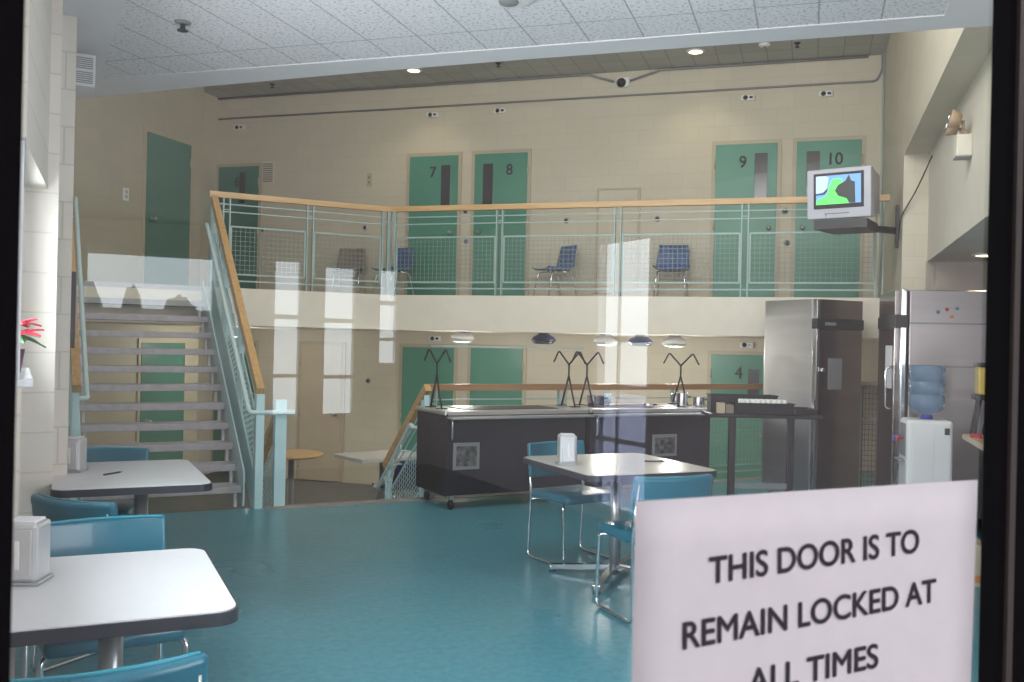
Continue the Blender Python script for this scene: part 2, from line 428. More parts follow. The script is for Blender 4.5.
# right wall: high bulkhead, pier and header above the kitchen opening
struct(MB().vbox(.8, 1.1, 9.7, 12.7, LZ, CZ).vbox(.8, 1.06, 1.6, 9.7, 3.37, CZ), 'wall_right', 'wall_c', 'tall cream wall carrying the television arm', 'wall')
struct(MB().vbox(1.02, 1.2, 1.6, 9.7, 2.35, 3.45), 'wall_right_lower', 'gyp', 'cream header wall above the kitchen opening', 'wall')
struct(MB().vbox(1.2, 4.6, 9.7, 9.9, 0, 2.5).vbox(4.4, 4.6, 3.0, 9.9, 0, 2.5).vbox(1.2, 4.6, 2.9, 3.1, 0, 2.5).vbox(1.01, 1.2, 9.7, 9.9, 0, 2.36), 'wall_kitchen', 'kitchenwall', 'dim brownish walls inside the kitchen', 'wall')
struct(MB().vbox(1.2, 4.6, 3.0, 9.9, 2.35, 2.45), 'ceiling_kitchen', 'gyp', 'low plaster ceiling inside the kitchen opening', 'ceiling')
struct(MB().vbox(1.95, 2.02, 9.6, 9.7, 0, 2.35), 'trim_2', 'bronze', 'dark vertical frame at the back of the kitchen', 'trim')

# ceilings
def clip(v0, v1, c0, c1, z0, z1): return MB().vbox(v0, v1, c0, c1, z0, z1)
tp = [(.45, .47), (.45, 7.33 - .45 + .03), tuple(W(.6, 5.2)[:2]), (.47 + .6 * Q, .47)]
tp[1] = (.45, 5.2 * Q - .45)
struct(MB().prism(tp, NZ, NZ + .1), 'ceiling', 'tile_near', 'speckled white acoustic tile ceiling over the dining area', 'ceiling')
bp = MB()
bp.prism([(-.03, .47), (.45, .47), (.45, 5.2 * Q - .45), (.25, 5.60 * Q - .25), (.25, 5.62), (-.03, 5.62)], NZ - .006, NZ + .25)
a0 = (.45, 5.2 * Q - .45); a1 = tuple(W(.6, 5.2)[:2]); b1 = tuple(W(1.02, 5.42)[:2]); b0 = (.25, 5.60 * Q - .25)
bp.prism([b0, a0, a1, b1, tuple(W(0, 5.415)[:2]), tuple(W(-1.7, 5.42)[:2]), tuple(W(-2.8, 5.45)[:2]), tuple(W(-3.97, 5.51)[:2])], NZ - .006, NZ + .25)
bp.prism([a1, (.47 + .6 * Q, .47), (.47 + 1.02 * Q, .47), b1], NZ - .006, NZ + .25)
struct(bp, 'ceiling_border', 'border', 'smooth white border framing the low tiled ceiling', 'ceiling')
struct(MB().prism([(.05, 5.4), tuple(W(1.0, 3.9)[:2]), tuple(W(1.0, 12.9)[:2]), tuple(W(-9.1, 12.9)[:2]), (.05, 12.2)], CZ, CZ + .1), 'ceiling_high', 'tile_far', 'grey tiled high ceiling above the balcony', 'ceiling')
# clerestory wall over the low ceiling edge, with an unseen open strip added to light the cell wall
struct(MB().vbox(-4.0, .9, 5.3, 5.45, NZ + .25, 3.75).vbox(-4.0, .9, 5.3, 5.45, 4.95, CZ), 'wall_assumed_clerestory', 'gyp', 'plaster wall above the low ceiling edge with an unseen strip opening added for light', 'wall')

# ------------------------------------------------------------------ cell doors
def cell_door(n, v0, v1, c, z0, z1, mt, label, number=None, slot=None, knob=None, hinge=None, numv=None):
    """door on the back wall; local x along the wall, y away"""
    o = thing('door_%d' % n, label, 'door', W((v0 + v1) / 2, c, z0), -pi / 4, kind='structure')
    w = (v1 - v0) / 2; h = z1 - z0
    MB().box((-w, -.03, .01), (w, .02, h), .004).build('door_leaf', mt, o)
    f = MB().box((-w - .05, -.022, 0), (-w, .02, h + .05)).box((w, -.022, 0), (w + .05, .02, h + .05)).box((-w, -.022, h), (w, .02, h + .05))
    f.build('door_frame', 'frame_beige', o)
    if slot:
        s0, s1, t0, t1 = slot
        k = MB().box((s0, -.038, t0), (s1, -.02, t1), .003).build('vision_slot', 'slot', o)
        fr = MB(); e = .015
        fr.box((s0 - e, -.036, t0 - e), (s0, -.02, t1 + e)).box((s1, -.036, t0 - e), (s1 + e, -.02, t1 + e)).box((s0, -.036, t0 - e), (s1, -.02, t0)).box((s0, -.036, t1), (s1, -.02, t1 + e))
        fr.build('slot_frame', mt, k)
    if number:
        text('number', number, .215, Matrix.Translation((numv, -.034, h - .305)) @ Matrix.Rotation(pi / 2, 4, 'X'), 'ink', o, sx=.95, ext=.004, bold=.003)
    hs = -1 if hinge == 'l' else 1
    if hinge:
        for z in (.25, h / 2, h - .25): MB().tube([(hs * (w + .005), -.035, z - .06), (hs * (w + .005), -.035, z + .06)], .012, 8).build('hinge', 'frame_beige', o)
    kb = MB().lathe([(0, 0), (.028, .0), (.03, .02), (.018, .03), (.014, .05), (.026, .06), (.026, .075), (0, .08)], (-hs * (w - .09), -.03, 1.0), 12, Matrix.Rotation(pi / 2, 4, 'X'))
    kb.build('knob', 'post', o)
    return o
G = 'green door on the upper level'
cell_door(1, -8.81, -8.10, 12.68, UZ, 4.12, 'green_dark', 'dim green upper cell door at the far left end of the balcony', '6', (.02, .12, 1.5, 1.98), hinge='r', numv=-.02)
cell_door(2, -5.60, -4.85, 12.68, UZ, 4.16, 'green', 'green upper cell door numbered 7', '7', (.12, .26, 1.38, 1.97), hinge='l', numv=.03 - .04)
cell_door(3, -4.60, -3.82, 12.68, UZ, 4.16, 'green', 'green upper cell door numbered 8', '8', (-.26, -.11, 1.38, 1.97), hinge='r', numv=.05 + .08)
cell_door(4, -1.25, -.47, 12.68, UZ, 4.15, 'green', 'green upper cell door numbered 9', '9', (.11, .27, 1.38, 1.97), hinge='l', numv=-.04)
cell_door(5, -.23, .55, 12.68, UZ, 4.15, 'green', 'green upper cell door numbered 10 behind the television', '10', (-.27, -.11, 1.38, 1.97), hinge='r', numv=.07)
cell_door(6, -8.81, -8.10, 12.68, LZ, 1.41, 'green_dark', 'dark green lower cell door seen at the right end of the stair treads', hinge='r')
cell_door(7, -5.65, -4.85, 12.68, LZ, 1.41, 'green', 'green lower cell door directly below door number 7', hinge='l')
cell_door(8, -4.60, -3.83, 12.68, LZ, 1.42, 'green', 'green lower cell door directly below door number 8', hinge='r')
cell_door(9, -1.25, -.50, 12.68, LZ, 1.41, 'green', 'green lower cell door numbered 4', '4', (.10, .24, 1.30, 1.85), hinge='l', numv=-.02)
# plain beige doors
cell_door(11, -7.30, -6.62, 12.68, LZ, 1.41, 'beige_door', 'beige lower service door between the stairs and the lower green doors', hinge='l')
ah = thing('wall_hatch', 'tall beige access hatch in the cell wall between doors 8 and 9', 'hatch', W(-2.53, 12.68, 2.2), -pi / 4)
MB().box((-.27, -.012, 0), (.27, 0, 1.40), .003).build('hatch_door', 'wall_v', ah)
MB().box((-.30, -.02, 0), (-.28, 0, 1.43)).box((.28, -.02, 0), (.30, 0, 1.43)).box((-.28, -.02, 1.41), (.28, 0, 1.43)).build('frame', 'frame_beige', ah)
# doors in the olive wall (facing +v): local x along c
def side_door(n, c0, c1, z0, z1, mt, label):
    o = thing('door_%d' % n, label, 'door', W(-8.35, (c0 + c1) / 2, z0), pi / 4, kind='structure')
    w = (c1 - c0) / 2; h = z1 - z0
    MB().box((-w, -.03, .01), (w, .02, h), .004).build('door_leaf', mt, o)
    MB().box((-w - .05, -.022, 0), (-w, .02, h + .05)).box((w, -.022, 0), (w + .05, .02, h + .05)).box((-w, -.022, h), (w, .02, h + .05)).build('door_frame', 'frame_beige', o)
    MB().lathe([(0, 0), (.03, 0), (.032, .02), (.018, .03), (.014, .05), (.028, .06), (.028, .08), (0, .085)], (-w + .1, -.03, .98), 12, Matrix.Rotation(pi / 2, 4, 'X')).build('knob', 'post', o)
    for z in (.3, h - .25): MB().box((w - .02, -.045, z - .06), (w + .03, -.02, z + .06), .003).build('hinge', 'frame_beige', o)
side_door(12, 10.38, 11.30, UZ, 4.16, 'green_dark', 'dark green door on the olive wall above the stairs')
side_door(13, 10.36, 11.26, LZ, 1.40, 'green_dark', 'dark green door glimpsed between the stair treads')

# wall boxes above the doors
def wallbox(v, z, label, w=.17, proto=[None]):
    if proto[0] is None:
        o = thing('door_sensor', label, 'sensor', W(v, 12.68, z), -pi / 4, 'sensor boxes above the cell doors')
        o['group'] = 'sensor boxes above the cell doors'; o.rotation_euler = (0, 0, -pi / 4)
        MB().box((-w / 2, -.05, -.035), (w / 2, 0, .035), .008).build('housing', 'white', o)
        MB().lathe([(0, .0), (.03, .0), (.028, .012), (0, .016)], (-.03, -.05, 0), 14, Matrix.Rotation(pi / 2, 4, 'X')).build('lens', 'dark', o)
        MB().box((.02, -.054, -.015), (.06, -.048, .015)).build('window', 'slot', o)
        proto[0] = o
    else:
        dup(proto[0], W(v, 12.68, z), -pi / 4, label)
wallbox(-8.46, 4.72, 'small sensor box above the dim door at the left end of the balcony')
wallbox(-5.26, 4.75, 'small sensor box high above door 7')
wallbox(-4.24, 4.756, 'small sensor box high above door 8')
wallbox(-.854, 4.747, 'small sensor box high above door 9')
wallbox(.107, 4.743, 'small sensor box high above door 10')
wallbox(-5.15, 1.66 - .12, 'small sensor box above the lower green door under door 7')
wallbox(-.80, 1.54, 'small sensor box above lower door 4')

# buttons on the balcony wall
def button(v, z, label, proto=[None]):
    if proto[0] is None:
        o = thing('call_button', label, 'button', W(v, 12.68, z), -pi / 4, 'round call buttons on the balcony wall')
        MB().lathe([(0, 0), (.04, 0), (.04, .01), (.03, .018), (0, .018)], (0, 0, 0), 16, Matrix.Rotation(pi / 2, 4, 'X')).build('plate', 'post', o)
        MB().lathe([(0, .016), (.025, .018), (.02, .028), (0, .03)], (0, 0, 0), 12, Matrix.Rotation(pi / 2, 4, 'X')).build('push_button', 'dark', o)
        proto[0] = o
    else: dup(proto[0], W(v, 12.68, z), -pi / 4, label)
button(-4.73, 3.36, 'round call button between doors 7 and 8, upper of the pair')
button(-4.71, 2.93, 'round call button between doors 7 and 8, lower of the pair')
button(-3.25, 3.2, 'round call button on the wall above the middle blue chair')
button(-2.0, 3.2, 'round call button on the wall above the right blue chair')
button(-.36, 3.27, 'round call button between doors 9 and 10, upper of the pair')
button(-.33, 2.86, 'round call button between doors 9 and 10, lower of the pair')
button(-8.02, 3.15, 'round call button beside the dim door at the left end')
button(-6.3, 3.15, 'round call button above the pair of chairs at the left')
button(-6.2, .9, 'round call button on the lower wall beside the lower green doors')
nb = thing('wall_grille', 'pale pinkish grille panel beside the dim upper door at the left', 'grille', W(-7.95, 12.68, 3.84), -pi / 4)
MB().box((-.1, -.02, 0), (.1, 0, .34), .004).build('panel', 'gyp', nb)
gm = MB()
for i in range(9): gm.box((-.085, -.026, .03 + i * .033), (.085, -.018, .045 + i * .033))
gm.build('louvres', 'brown_seat', nb)
nb = thing('wall_switch_plate', 'small cream switch plate on the cell wall left of door 7', 'switch', W(-6.25, 12.68, 3.75), -pi / 4)
MB().box((-.04, -.01, 0), (.04, 0, .2), .003).build('plate', 'frame_beige', nb)
for z in (.05, .12): MB().box((-.012, -.02, z), (.012, -.008, z + .03)).build('switch', 'brown_seat', nb)
nb = thing('light_switch', 'double light switch plate on the olive wall beside the dark green door', 'switch', W(-8.35, 10.02, 3.2), pi / 4)
MB().box((-.05, -.012, 0), (.05, 0, .16), .003).build('plate', 'white', nb)
for z in (.03, .09): MB().box((-.015, -.02, z), (.015, -.01, z + .04)).build('switch', 'post', nb)

# conduit and dome camera on the back wall
MB_c = MB().tube(smooth_path([W(-8.84, 12.655, 4.87), W(.70, 12.655, 4.87), W(.77, 12.655, 5.0), W(.77, 12.655, 5.19)], .05), .014, 8)
tag(MB_c.build('conduit', 'greyframe'), 'long thin grey conduit running across the top of the cell wall', 'conduit')
tag(MB().tube([W(.78, 12.5, 5.19), W(.78, 12.5, 2.1)], .012, 8).build('conduit', 'railgrey'), 'vertical conduit in the corner behind the television', 'conduit')
tag(MB().tube([W(-8.84, 12.64, 5.18), W(-2.98, 12.64, 5.18), W(-2.62, 12.63, 5.06)], .016, 8).build('conduit', 'greyframe'), 'ceiling edge conduit bending down to the dome camera from its left', 'conduit')
tag(MB().tube([W(.6, 12.64, 5.18), W(-2.0, 12.64, 5.18), W(-2.40, 12.63, 5.06)], .016, 8).build('conduit', 'greyframe'), 'ceiling edge conduit bending down to the dome camera from its right', 'conduit')
dc = thing('dome_camera', 'dark dome camera high on the cell wall between two conduits', 'camera', W(-2.5, 12.68, 5.05), -pi / 4)
MB().box((-.09, -.05, -.07), (.09, 0, .07), .02).build('base', 'white', dc)
MB().lathe([(0, .06), (.03, .055), (.055, .03), (.065, 0)][::-1], (-.02, -.05, -.01), 16, Matrix.Rotation(pi / 2, 4, 'X')).build('dome', 'dark', dc)

# recessed lamps
LAMPS = [(-5.26, 11.95), (-1.46, 12.0)]
for (v, c), lb in zip(LAMPS, ('lit recessed ceiling lamp above doors 7 and 8', 'lit recessed ceiling lamp nearer the television')):
    o = thing('recessed_lamp', lb, 'lamp', W(v, c, CZ), 0, 'recessed lamps in the high ceiling')
    MB().lathe([(.115, 0), (.115, -.012), (.085, -.014), (.085, -.002)], (0, 0, 0), 24).build('trim_ring', 'white', o)
    MB().lathe([(0, -.004), (.086, -.004), (.086, -.010), (0, -.010)], (0, 0, 0), 24).build('lens', 'warm', o)
o = thing('recessed_lamp', 'lit recessed lamp in the low kitchen ceiling', 'lamp', W(1.42, 9.0, 2.35))
MB().lathe([(.12, 0), (.12, -.012), (.095, -.014), (.095, -.002)], (0, 0, 0), 24).build('trim_ring', 'white', o)
MB().lathe([(0, -.004), (.096, -.004), (.096, -.010), (0, -.010)], (0, 0, 0), 24).build('lens', 'warm', o)
for v, c, lb in ((-7.58, 12.14, 'small sprinkler in the high ceiling at its left end'), (-4.03, 11.91, 'small sprinkler in the high ceiling between the two lit lamps'), (-.24, 11.96, 'small sprinkler in the high ceiling right of the lit lamps')):
    o = thing('sprinkler', lb, 'sprinkler', W(v, c, CZ), 0, 'sprinklers in the high ceiling')
    MB().lathe([(0, 0), (.04, 0), (.03, -.015), (.012, -.02), (.012, -.045), (.028, -.05), (.028, -.055), (0, -.055)], n=12).build('head', 'dark', o)
o = thing('sprinkler', 'dark sprinkler head in the low tiled ceiling over the left tables', 'sprinkler', (.762, 5.408, NZ))
MB().lathe([(.0, 0), (.045, 0), (.042, -.008), (.02, -.012), (0, -.012)], n=16).build('escutcheon', 'greyframe', o)
MB().lathe([(.014, -.01), (.014, -.035), (.02, -.04), (.03, -.045), (.03, -.05), (0, -.05)], n=12).build('head', 'dark', o)
o = thing('smoke_detector', 'pale round ceiling detector among the low ceiling tiles', 'detector', (2.10, 4.15, NZ))
MB().lathe([(.14, 0), (.14, -.012), (.10, -.028), (0, -.03)], n=28).build('body', 'border', o)
MB().lathe([(.05, -.028), (.045, -.04), (0, -.042)], n=18).build('cap', 'greyframe', o)
o = thing('smoke_detector', 'pale round detector on the high ceiling near the television side', 'detector', W(-.62, 11.9, CZ))
MB().lathe([(.07, 0), (.07, -.02), (.05, -.035), (0, -.037)], n=20).build('body', 'white', o)
MB().lathe([(.025, -.034), (.02, -.045), (0, -.046)], n=12).build('cap', 'greyframe', o)

# dome lamps under the balcony slab
for v, c, k, lb in ((-4.15, 11.1, 0, 'white dome lamp under the balcony in front of the lower green door below door 8'),
                 (-2.33, 11.1, 0, 'white dome lamp under the balcony beside a dark dome'),
                 (-1.52, 11.1, 0, 'white dome lamp under the balcony nearest lower door 4'),
                 (-7.4, 11.1, 0, 'extra white dome lamp added under the landing to light the lower level'),  # extra fixture, added to brighten the lower left
                 (-3.1, 11.1, 1, 'dark dome fixture under the balcony between the white domes'),
                 (-1.92, 11.1, 1, 'dark dome fixture under the balcony wedged between two white domes')):
    o = thing('dome_light', lb, 'lamp', W(v, c, 1.63), 0, 'dome fixtures under the balcony')
    MB().lathe([(.06, 0), (.075, -.02), (.13, -.05), (.15, -.085), (.15, -.10), (0, -.10)], n=24).build('shade', 'navy' if k else 'white', o)
    MB().lathe([(.135, -.10), (.125, -.125), (.07, -.135), (0, -.137)], n=24).build('lens', 'slot' if k else 'domelens', o)

# ------------------------------------------------------------------ railings
def railing(name, label, loc, rz, L, posts, slope=0.0, wood='wood', paint='railgrey', s0=0.0, pipe=None, top=1.07, end_wide=False, cap0=0):
    """rail run: local x along the run, z0 follows slope*x; paired posts at the given x"""
    o = thing(name, label, 'railing', loc, rz)
    b = lambda s: slope * s
    th = math.atan(slope)
    MB().bar((-cap0, 0, b(-cap0) + top - .035), (L, 0, b(L) + top - .035), .065, .062 / max(.5, cos(th))).build('handrail', wood, o)
    for p in posts:
        m = MB()
        z0 = b(p) - (0.10 if slope else 0)
        for dx in ((-.035, .035) if not end_wide else (-.035, .035)):
            m.box((p + dx - .007, -.025, z0), (p + dx + .007, .025, b(p) + top - .06))
        m.box((p - .035, -.008, b(p) + top - .2), (p + .035, .008, b(p) + top - .19))
        m.build('post', paint, o)
    bm = MB()
    for h in (.85, .965 - .03): bm.bar((posts[0], 0, b(posts[0]) + h), (posts[-1], 0, b(posts[-1]) + h), .012, .012)
    bm.bar((posts[0], 0, b(posts[0]) + .08), (posts[-1], 0, b(posts[-1]) + .08), .012, .016)
    bm.build('rail_bar', paint, o)
    for a, c in zip(posts, posts[1:]):
        a += .055; c -= .055
        f = MB(); lo, hi = .155, .69
        f.bar((a, 0, b(a) + lo), (c, 0, b(c) + lo), .014, .018).bar((a, 0, b(a) + hi), (c, 0, b(c) + hi), .014, .018)
        f.bar((a, 0, b(a) + lo), (a, 0, b(a) + hi), .014, .018).bar((c, 0, b(c) + lo), (c, 0, b(c) + hi), .014, .018)
        fr = f.build('panel_frame', paint, o)
        g = MB(); n = max(2, round((c - a) / .052)); q = 10
        for i in range(1, n):
            x = a + (c - a) * i / n; g.bar((x, 0, b(x) + lo), (x, 0, b(x) + hi), .004, .004)
        for j in range(1, q):
            h = lo + (hi - lo) * j / q; g.bar((a, 0, b(a) + h), (c, 0, b(c) + h), .004, .004)
        g.build('wire_mesh', 'wire' if paint == 'railgrey' else paint, fr)
    if pipe:
        off, h, e0, e1 = pipe
        pts = [(e0 - .12, off * .2, b(e0) + h), (e0, off, b(e0) + h), (e1, off, b(e1) + h)] if False else [(e0, off, b(e0) + h), (e1, off, b(e1) + h)]
        hook = -.30 if off > 0 else .02
        pp = MB().tube(smooth_path([(e0 - .06, hook, b(e0) + h), (e0 - .06, off, b(e0) + h), (e0, off, b(e0) + h + .03), (e1, off, b(e1) + h), (e1 + .1, off, b(e1) + h)], .05), .02, 10)
        pp.build('pipe_rail', 'pipe', o)
        for s in (e0 + .25, (e0 + e1) / 2, e1 - .2): MB().tube([(s, off, b(s) + h), (s, off, b(s) + h - .06), (s, 0, b(s) + h - .06)], .007, 6).build('bracket', 'railpaint', o)
    return o
# balcony right run: starts at the bend (4.0,10.9) and runs along +v
v_b = (4.0 - 10.9) / Q
railing('balcony_railing', 'long balcony railing with oak handrail in front of doors 7 to 10', W(v_b, 10.53, UZ), -pi / 4, .74 - v_b,
        [.0 + .02, -3.5 - v_b, -2.1 - v_b, -.71 - v_b, .65 - v_b])
railing('balcony_railing', 'short balcony railing angled from the stair top to the bend', (1.86, 10.93, UZ), 0, 2.14, [.05, .19, 1.14, 2.06])
# guardrail along the edge of the dining floor
railing('floor_guardrail', 'reddish oak topped guardrail behind the serving carts', (3.52, 8.5, 0), 0, 5.9, [.05, 1.5, 2.95, 4.4, 5.8], wood='wood_dark', top=1.09)
# stairs
YS = 8.62; RUN = .208; RISE = .1708; X0, X1 = .5, 1.8
st = thing('staircase', 'open grey tread stairs rising to the balcony', 'stairs', (0, YS, 0))
for i in range(11):
    y = i * RUN; z = (i + 1) * RISE
    t = MB().box((X0, y, z - .062), (X1, y + .27, z), .006).build('tread', 'tread', st)
    for xb in (X1 - .06, X0 + .035): MB().box((xb, y + .03, z - RISE - .02), (xb + .025, y + .08, z - .055)).build('bracket', 'riserplate', t)
MB().box((X0, 11 * RUN - .01, UZ - .05), (X1, 11 * RUN + .1, UZ + .003)).build('landing_nosing', 'tread', st)
def stringer(x):
    m = MB(); sl = RISE / RUN
    y0 = -.06; y1 = 11 * RUN
    top = lambda y: sl * y + RISE + .19
    poly = [(y0, 0), (y0, max(.1, top(y0))), (y1, top(y1) - .12), (y1, top(y1) - .50), (y0 + .36, 0)]
    a = [m.bm.verts.new((x, p[0], p[1])) for p in poly]; b = [m.bm.verts.new((x + .014, p[0], p[1])) for p in poly]
    m.bm.faces.new(a); m.bm.faces.new(b[::-1])
    for i in range(len(poly)): m.bm.faces.new((a[i], b[i], b[(i + 1) % len(poly)], a[(i + 1) % len(poly)]))
    return m
stringer(X1).build('stringer', 'railpaint', st); stringer(X0 - .014).build('stringer', 'railpaint', st)
SL = RISE / RUN
rr = railing('stair_railing', 'pale blue stair railing with oak handrail on the right of the steps', (1.9, 8.42, 0), pi / 2, 2.44, [.06, .85, 1.65, 2.42], slope=SL, paint='railpaint', pipe=(.09, .82, .03, 2.32), top=1.06)
MB().box((-.03, -.035, 0), (.05, .035, 1.0)).build('newel_post', 'railpaint', rr)
MB().bar((.06, .02, .10), (2.40, .02, SL * 2.34 + .10), .014, .30).build('side_plate', 'railpaint', rr)
rl = railing('stair_railing', 'pale stair railing with oak handrail against the left wall', (.42, 8.2, 0), pi / 2, 2.75, [.1, 1.0, 1.9, 2.7], slope=.79, paint='railpaint', pipe=(-.09, .78, .25, 2.7), top=1.10)
# lower stairs (down to the sunken floor)
ls = thing('lower_steps', 'short flight of steps leading down from the teal floor edge', 'stairs', (0, 8.46, 0))
for i in range(3):
    MB().box((2.13, i * .2, LZ), (3.42, (i + 1) * .2 + .02, -(i + 1) * .155), .005).build('step', 'tread', ls)
l1 = railing('stair_railing', 'pale blue railing post beside the lower steps, right of the main stair foot', (2.09, 8.45, 0), pi / 2, 1.05, [.06, .98], slope=-.78, paint='railpaint', top=.92)
MB().box((-.03, -.05, 0), (.05, .05, .95)).build('newel_post', 'railpaint', l1)
l2 = railing('stair_railing', 'oak topped railing descending behind the left end of the black cart', (3.5, 8.45, 0), pi / 2, 1.12, [.06, 1.02], slope=-.80, paint='railpaint', top=1.09, pipe=(.09, .82, .2, 1.1))

# ------------------------------------------------------------------ lower level furniture
o = thing('lower_table', 'grey topped table on the sunken floor beyond the lower steps', 'table', (3.95, 10.9, LZ), .2)
MB().prism([(-.5, -.38), (.42, -.38), (.5, -.3), (.5, .3), (.42, .38), (-.42, .38), (-.5, .3)], .70, .74).build('tabletop', 'laminate_b', o)
MB().tube([(0, 0, .03), (0, 0, .7)], .04, 12).build('column', 'post', o)
MB().box((-.35, -.035, 0), (.35, .035, .03), .01).box((-.035, -.3, 0), (.035, .3, .03), .01).build('base', 'dark', o)
o = thing('lower_table', 'round wood topped table on the sunken floor right of the stair foot', 'table', (2.95, 11.35, LZ))
MB().lathe([(0, .70), (.36, .70), (.38, .715), (.38, .73), (.36, .745), (0, .745)], n=32).build('tabletop', 'wood', o)
MB().lathe([(0, 0), (.2, 0), (.2, .02), (.04, .05), (.035, .7), (0, .7)], n=20).build('column', 'post', o)

# plastic balcony chairs
def shell_chair(loc, rz, seat_mat, label, group=None):
    o = thing('stacking_chair', label, 'chair', loc, rz, group)
    sh = MB(); n = 10; prof = [(-.22, .44), (-.20, .425), (-.05, .42), (.12, .42), (.18, .45), (.21, .52), (.235, .66), (.26, .78)]
    rows = []
    for k, (y, z) in enumerate(prof):
        hw = .22 if k < 5 else .215 - (k - 5) * .012
        row = []
        for i in range(n + 1):
            u = -1 + 2 * i / n; up = (.035 * u ** 4) if k < 5 else 0; fw = -.03 * u * u if k >= 5 else 0
            row.append(sh.bm.verts.new((hw * u, y + fw, z + up)))
        rows.append(row)
    for a, b in zip(rows, rows[1:]):
        for i in range(n): f = sh.bm.faces.new((a[i], a[i + 1], b[i + 1], b[i])); f.smooth = True
    s = sh.build('seat_shell', seat_mat, o); md = s.modifiers.new('thick', 'SOLIDIFY'); md.thickness = .012
    for sx in (-1, 1):
        MB().tube(smooth_path([(sx * .21, -.22, 0), (sx * .17, -.14, .40), (sx * .15, 0, .415)], .04), .011, 8).build('leg', 'chrome', o)
        MB().tube(smooth_path([(sx * .21, .25, 0), (sx * .17, .16, .40), (sx * .15, .02, .415)], .04), .011, 8).build('leg', 'chrome', o)
    return o
FLOORC = 12.28
shell_chair(W(-3.30, FLOORC, UZ), -pi / 4 - .75, 'blue_seat', 'blue plastic chair on the balcony right of door 8, turned sideways')
shell_chair(W(-1.74, FLOORC, UZ), -pi / 4 + .05, 'blue_seat', 'blue plastic chair on the balcony left of door 9, facing the railing')
shell_chair(W(-5.66, FLOORC, UZ), -pi / 4 - .5, 'blue_seat', 'blue plastic chair on the balcony just left of door 7')
shell_chair(W(-6.36, FLOORC + .02, UZ), -pi / 4 + .25, 'brown_seat', 'brown backed chair at the left of the balcony beside a blue one')
o = shell_chair((3.90, 10.22, LZ), 3.4, 'navy', 'dark blue chair pulled up to the grey table on the sunken floor')
shell_chair((7.0, 8.95, LZ), 2.6, 'redp', 'red plastic chair on the sunken floor behind the tray table')

# ------------------------------------------------------------------ dining tables
def dining_table(label, cx, cy, w, d, rz, top, feet=True, colx=0.0, coly=0.0):
    o = thing('dining_table', label, 'table', (cx, cy, 0), rz, 'white topped dining tables')
    r = .07; P = []
    for sx, sy, a0 in ((1, 1, 0), (-1, 1, 90), (-1, -1, 180), (1, -1, 270)):
        for k in range(7):
            a = R(a0 + 15 * k); P.append((sx * (w / 2 - r) + r * cos(a), sy * (d / 2 - r) + r * sin(a)))
    e = MB().prism([(x * 1.004, y * 1.004) for x, y in P], .702, .738)
    e.build('table_edge', 'edge', o)
    MB().prism([(x * .985, y * .985) for x, y in P], .736, .742).build('tabletop', top, o)
    MB().tube([(colx, coly, .03), (colx, coly, .70)], .035, 20).build('column', 'post', o)
    MB().box((colx - .16, coly - .16, .69), (colx + .16, coly + .16, .702)).build('mount_plate', 'dark', o)
    for k in range(4):
        a = R(45 + 90 * k); L = .42
        m = MB().bar((colx + .02 * cos(a), coly + .02 * sin(a), .075), (colx + L * cos(a), coly + L * sin(a), .035), .05, .03)
        m.tube([(colx + L * cos(a), coly + L * sin(a), 0), (colx + L * cos(a), coly + L * sin(a), .05)], .025, 12)
        m.build('foot', 'chrome', o)
    return o
dining_table('white topped table nearest the door, at the lower left', .20, 3.13, .78, .86, -.05, 'laminate', colx=.07, coly=-.02)
dining_table('white topped table between the nearest table and the stairs', .55, 5.59, .76, 1.06, -.03, 'laminate', colx=.06, coly=-.16)
dining_table('pale topped table in front of the black serving carts', 3.44, 5.11, .92, .97, -.06, 'laminate_b')

# teal chairs (facing local -y: seat towards -y, back at +y)
def teal_chair():
    o = thing('dining_chair', 'x', 'chair')
    MB().pad((0, -.02, .455), (.46, .44, .06), .025, n=4).build('seat', 'vinyl', o)
    bk = MB().pad((0, .235, .675), (.50, .04, .24), .018, bend=.05, n=10, mtx=Matrix.Rotation(R(-8), 4, 'X')).build('backrest', 'vinyl', o)
    MB().pad((0, .238, .795), (.47, .012, .012), .004, bend=.05, n=10, seg=2).build('piping', 'vinyl_l', bk)
    for sx in (-1, 1):
        x = sx * .235
        pts = smooth_path([(x * .96, .215, .76), (x, .17, .45), (x, .20, .012), (x, -.22, .012), (x, -.20, .42), (x * .8, -.15, .425)], .06)
        MB().tube(pts, .011, 10).build('side_frame', 'chrome', o)
    MB().tube([(-.235, .165, .415), (.235, .165, .415)], .009, 8).tube([(-.19, -.15, .42), (.19, -.15, .42)], .009, 8).build('cross_bar', 'chrome', o)
    return o
tc = teal_chair()
GR = 'teal dining chairs'
tc.location = (.14, 2.375, 0); tc.rotation_euler = (0, 0, pi + .0); tc['label'] = 'teal vinyl chair at the bottom edge of the view, nearest the door'; tc['group'] = GR
dup(tc, (.30, 3.70, 0), .10, 'teal vinyl chair pushed against the far side of the nearest table')
dup(tc, (.385, 4.55, 0), pi - .93, 'teal vinyl chair angled by the left wall between the two left tables')
dup(tc, (.44, 6.14, 0), -.30, 'teal vinyl chair on the stair side of the second table')
dup(tc, (3.46, 5.68, 0), .12, 'teal vinyl chair on the cart side of the table before the black carts')
dup(tc, (3.19, 4.36, 0), pi - .08, 'teal vinyl chair partly behind the paper notice')

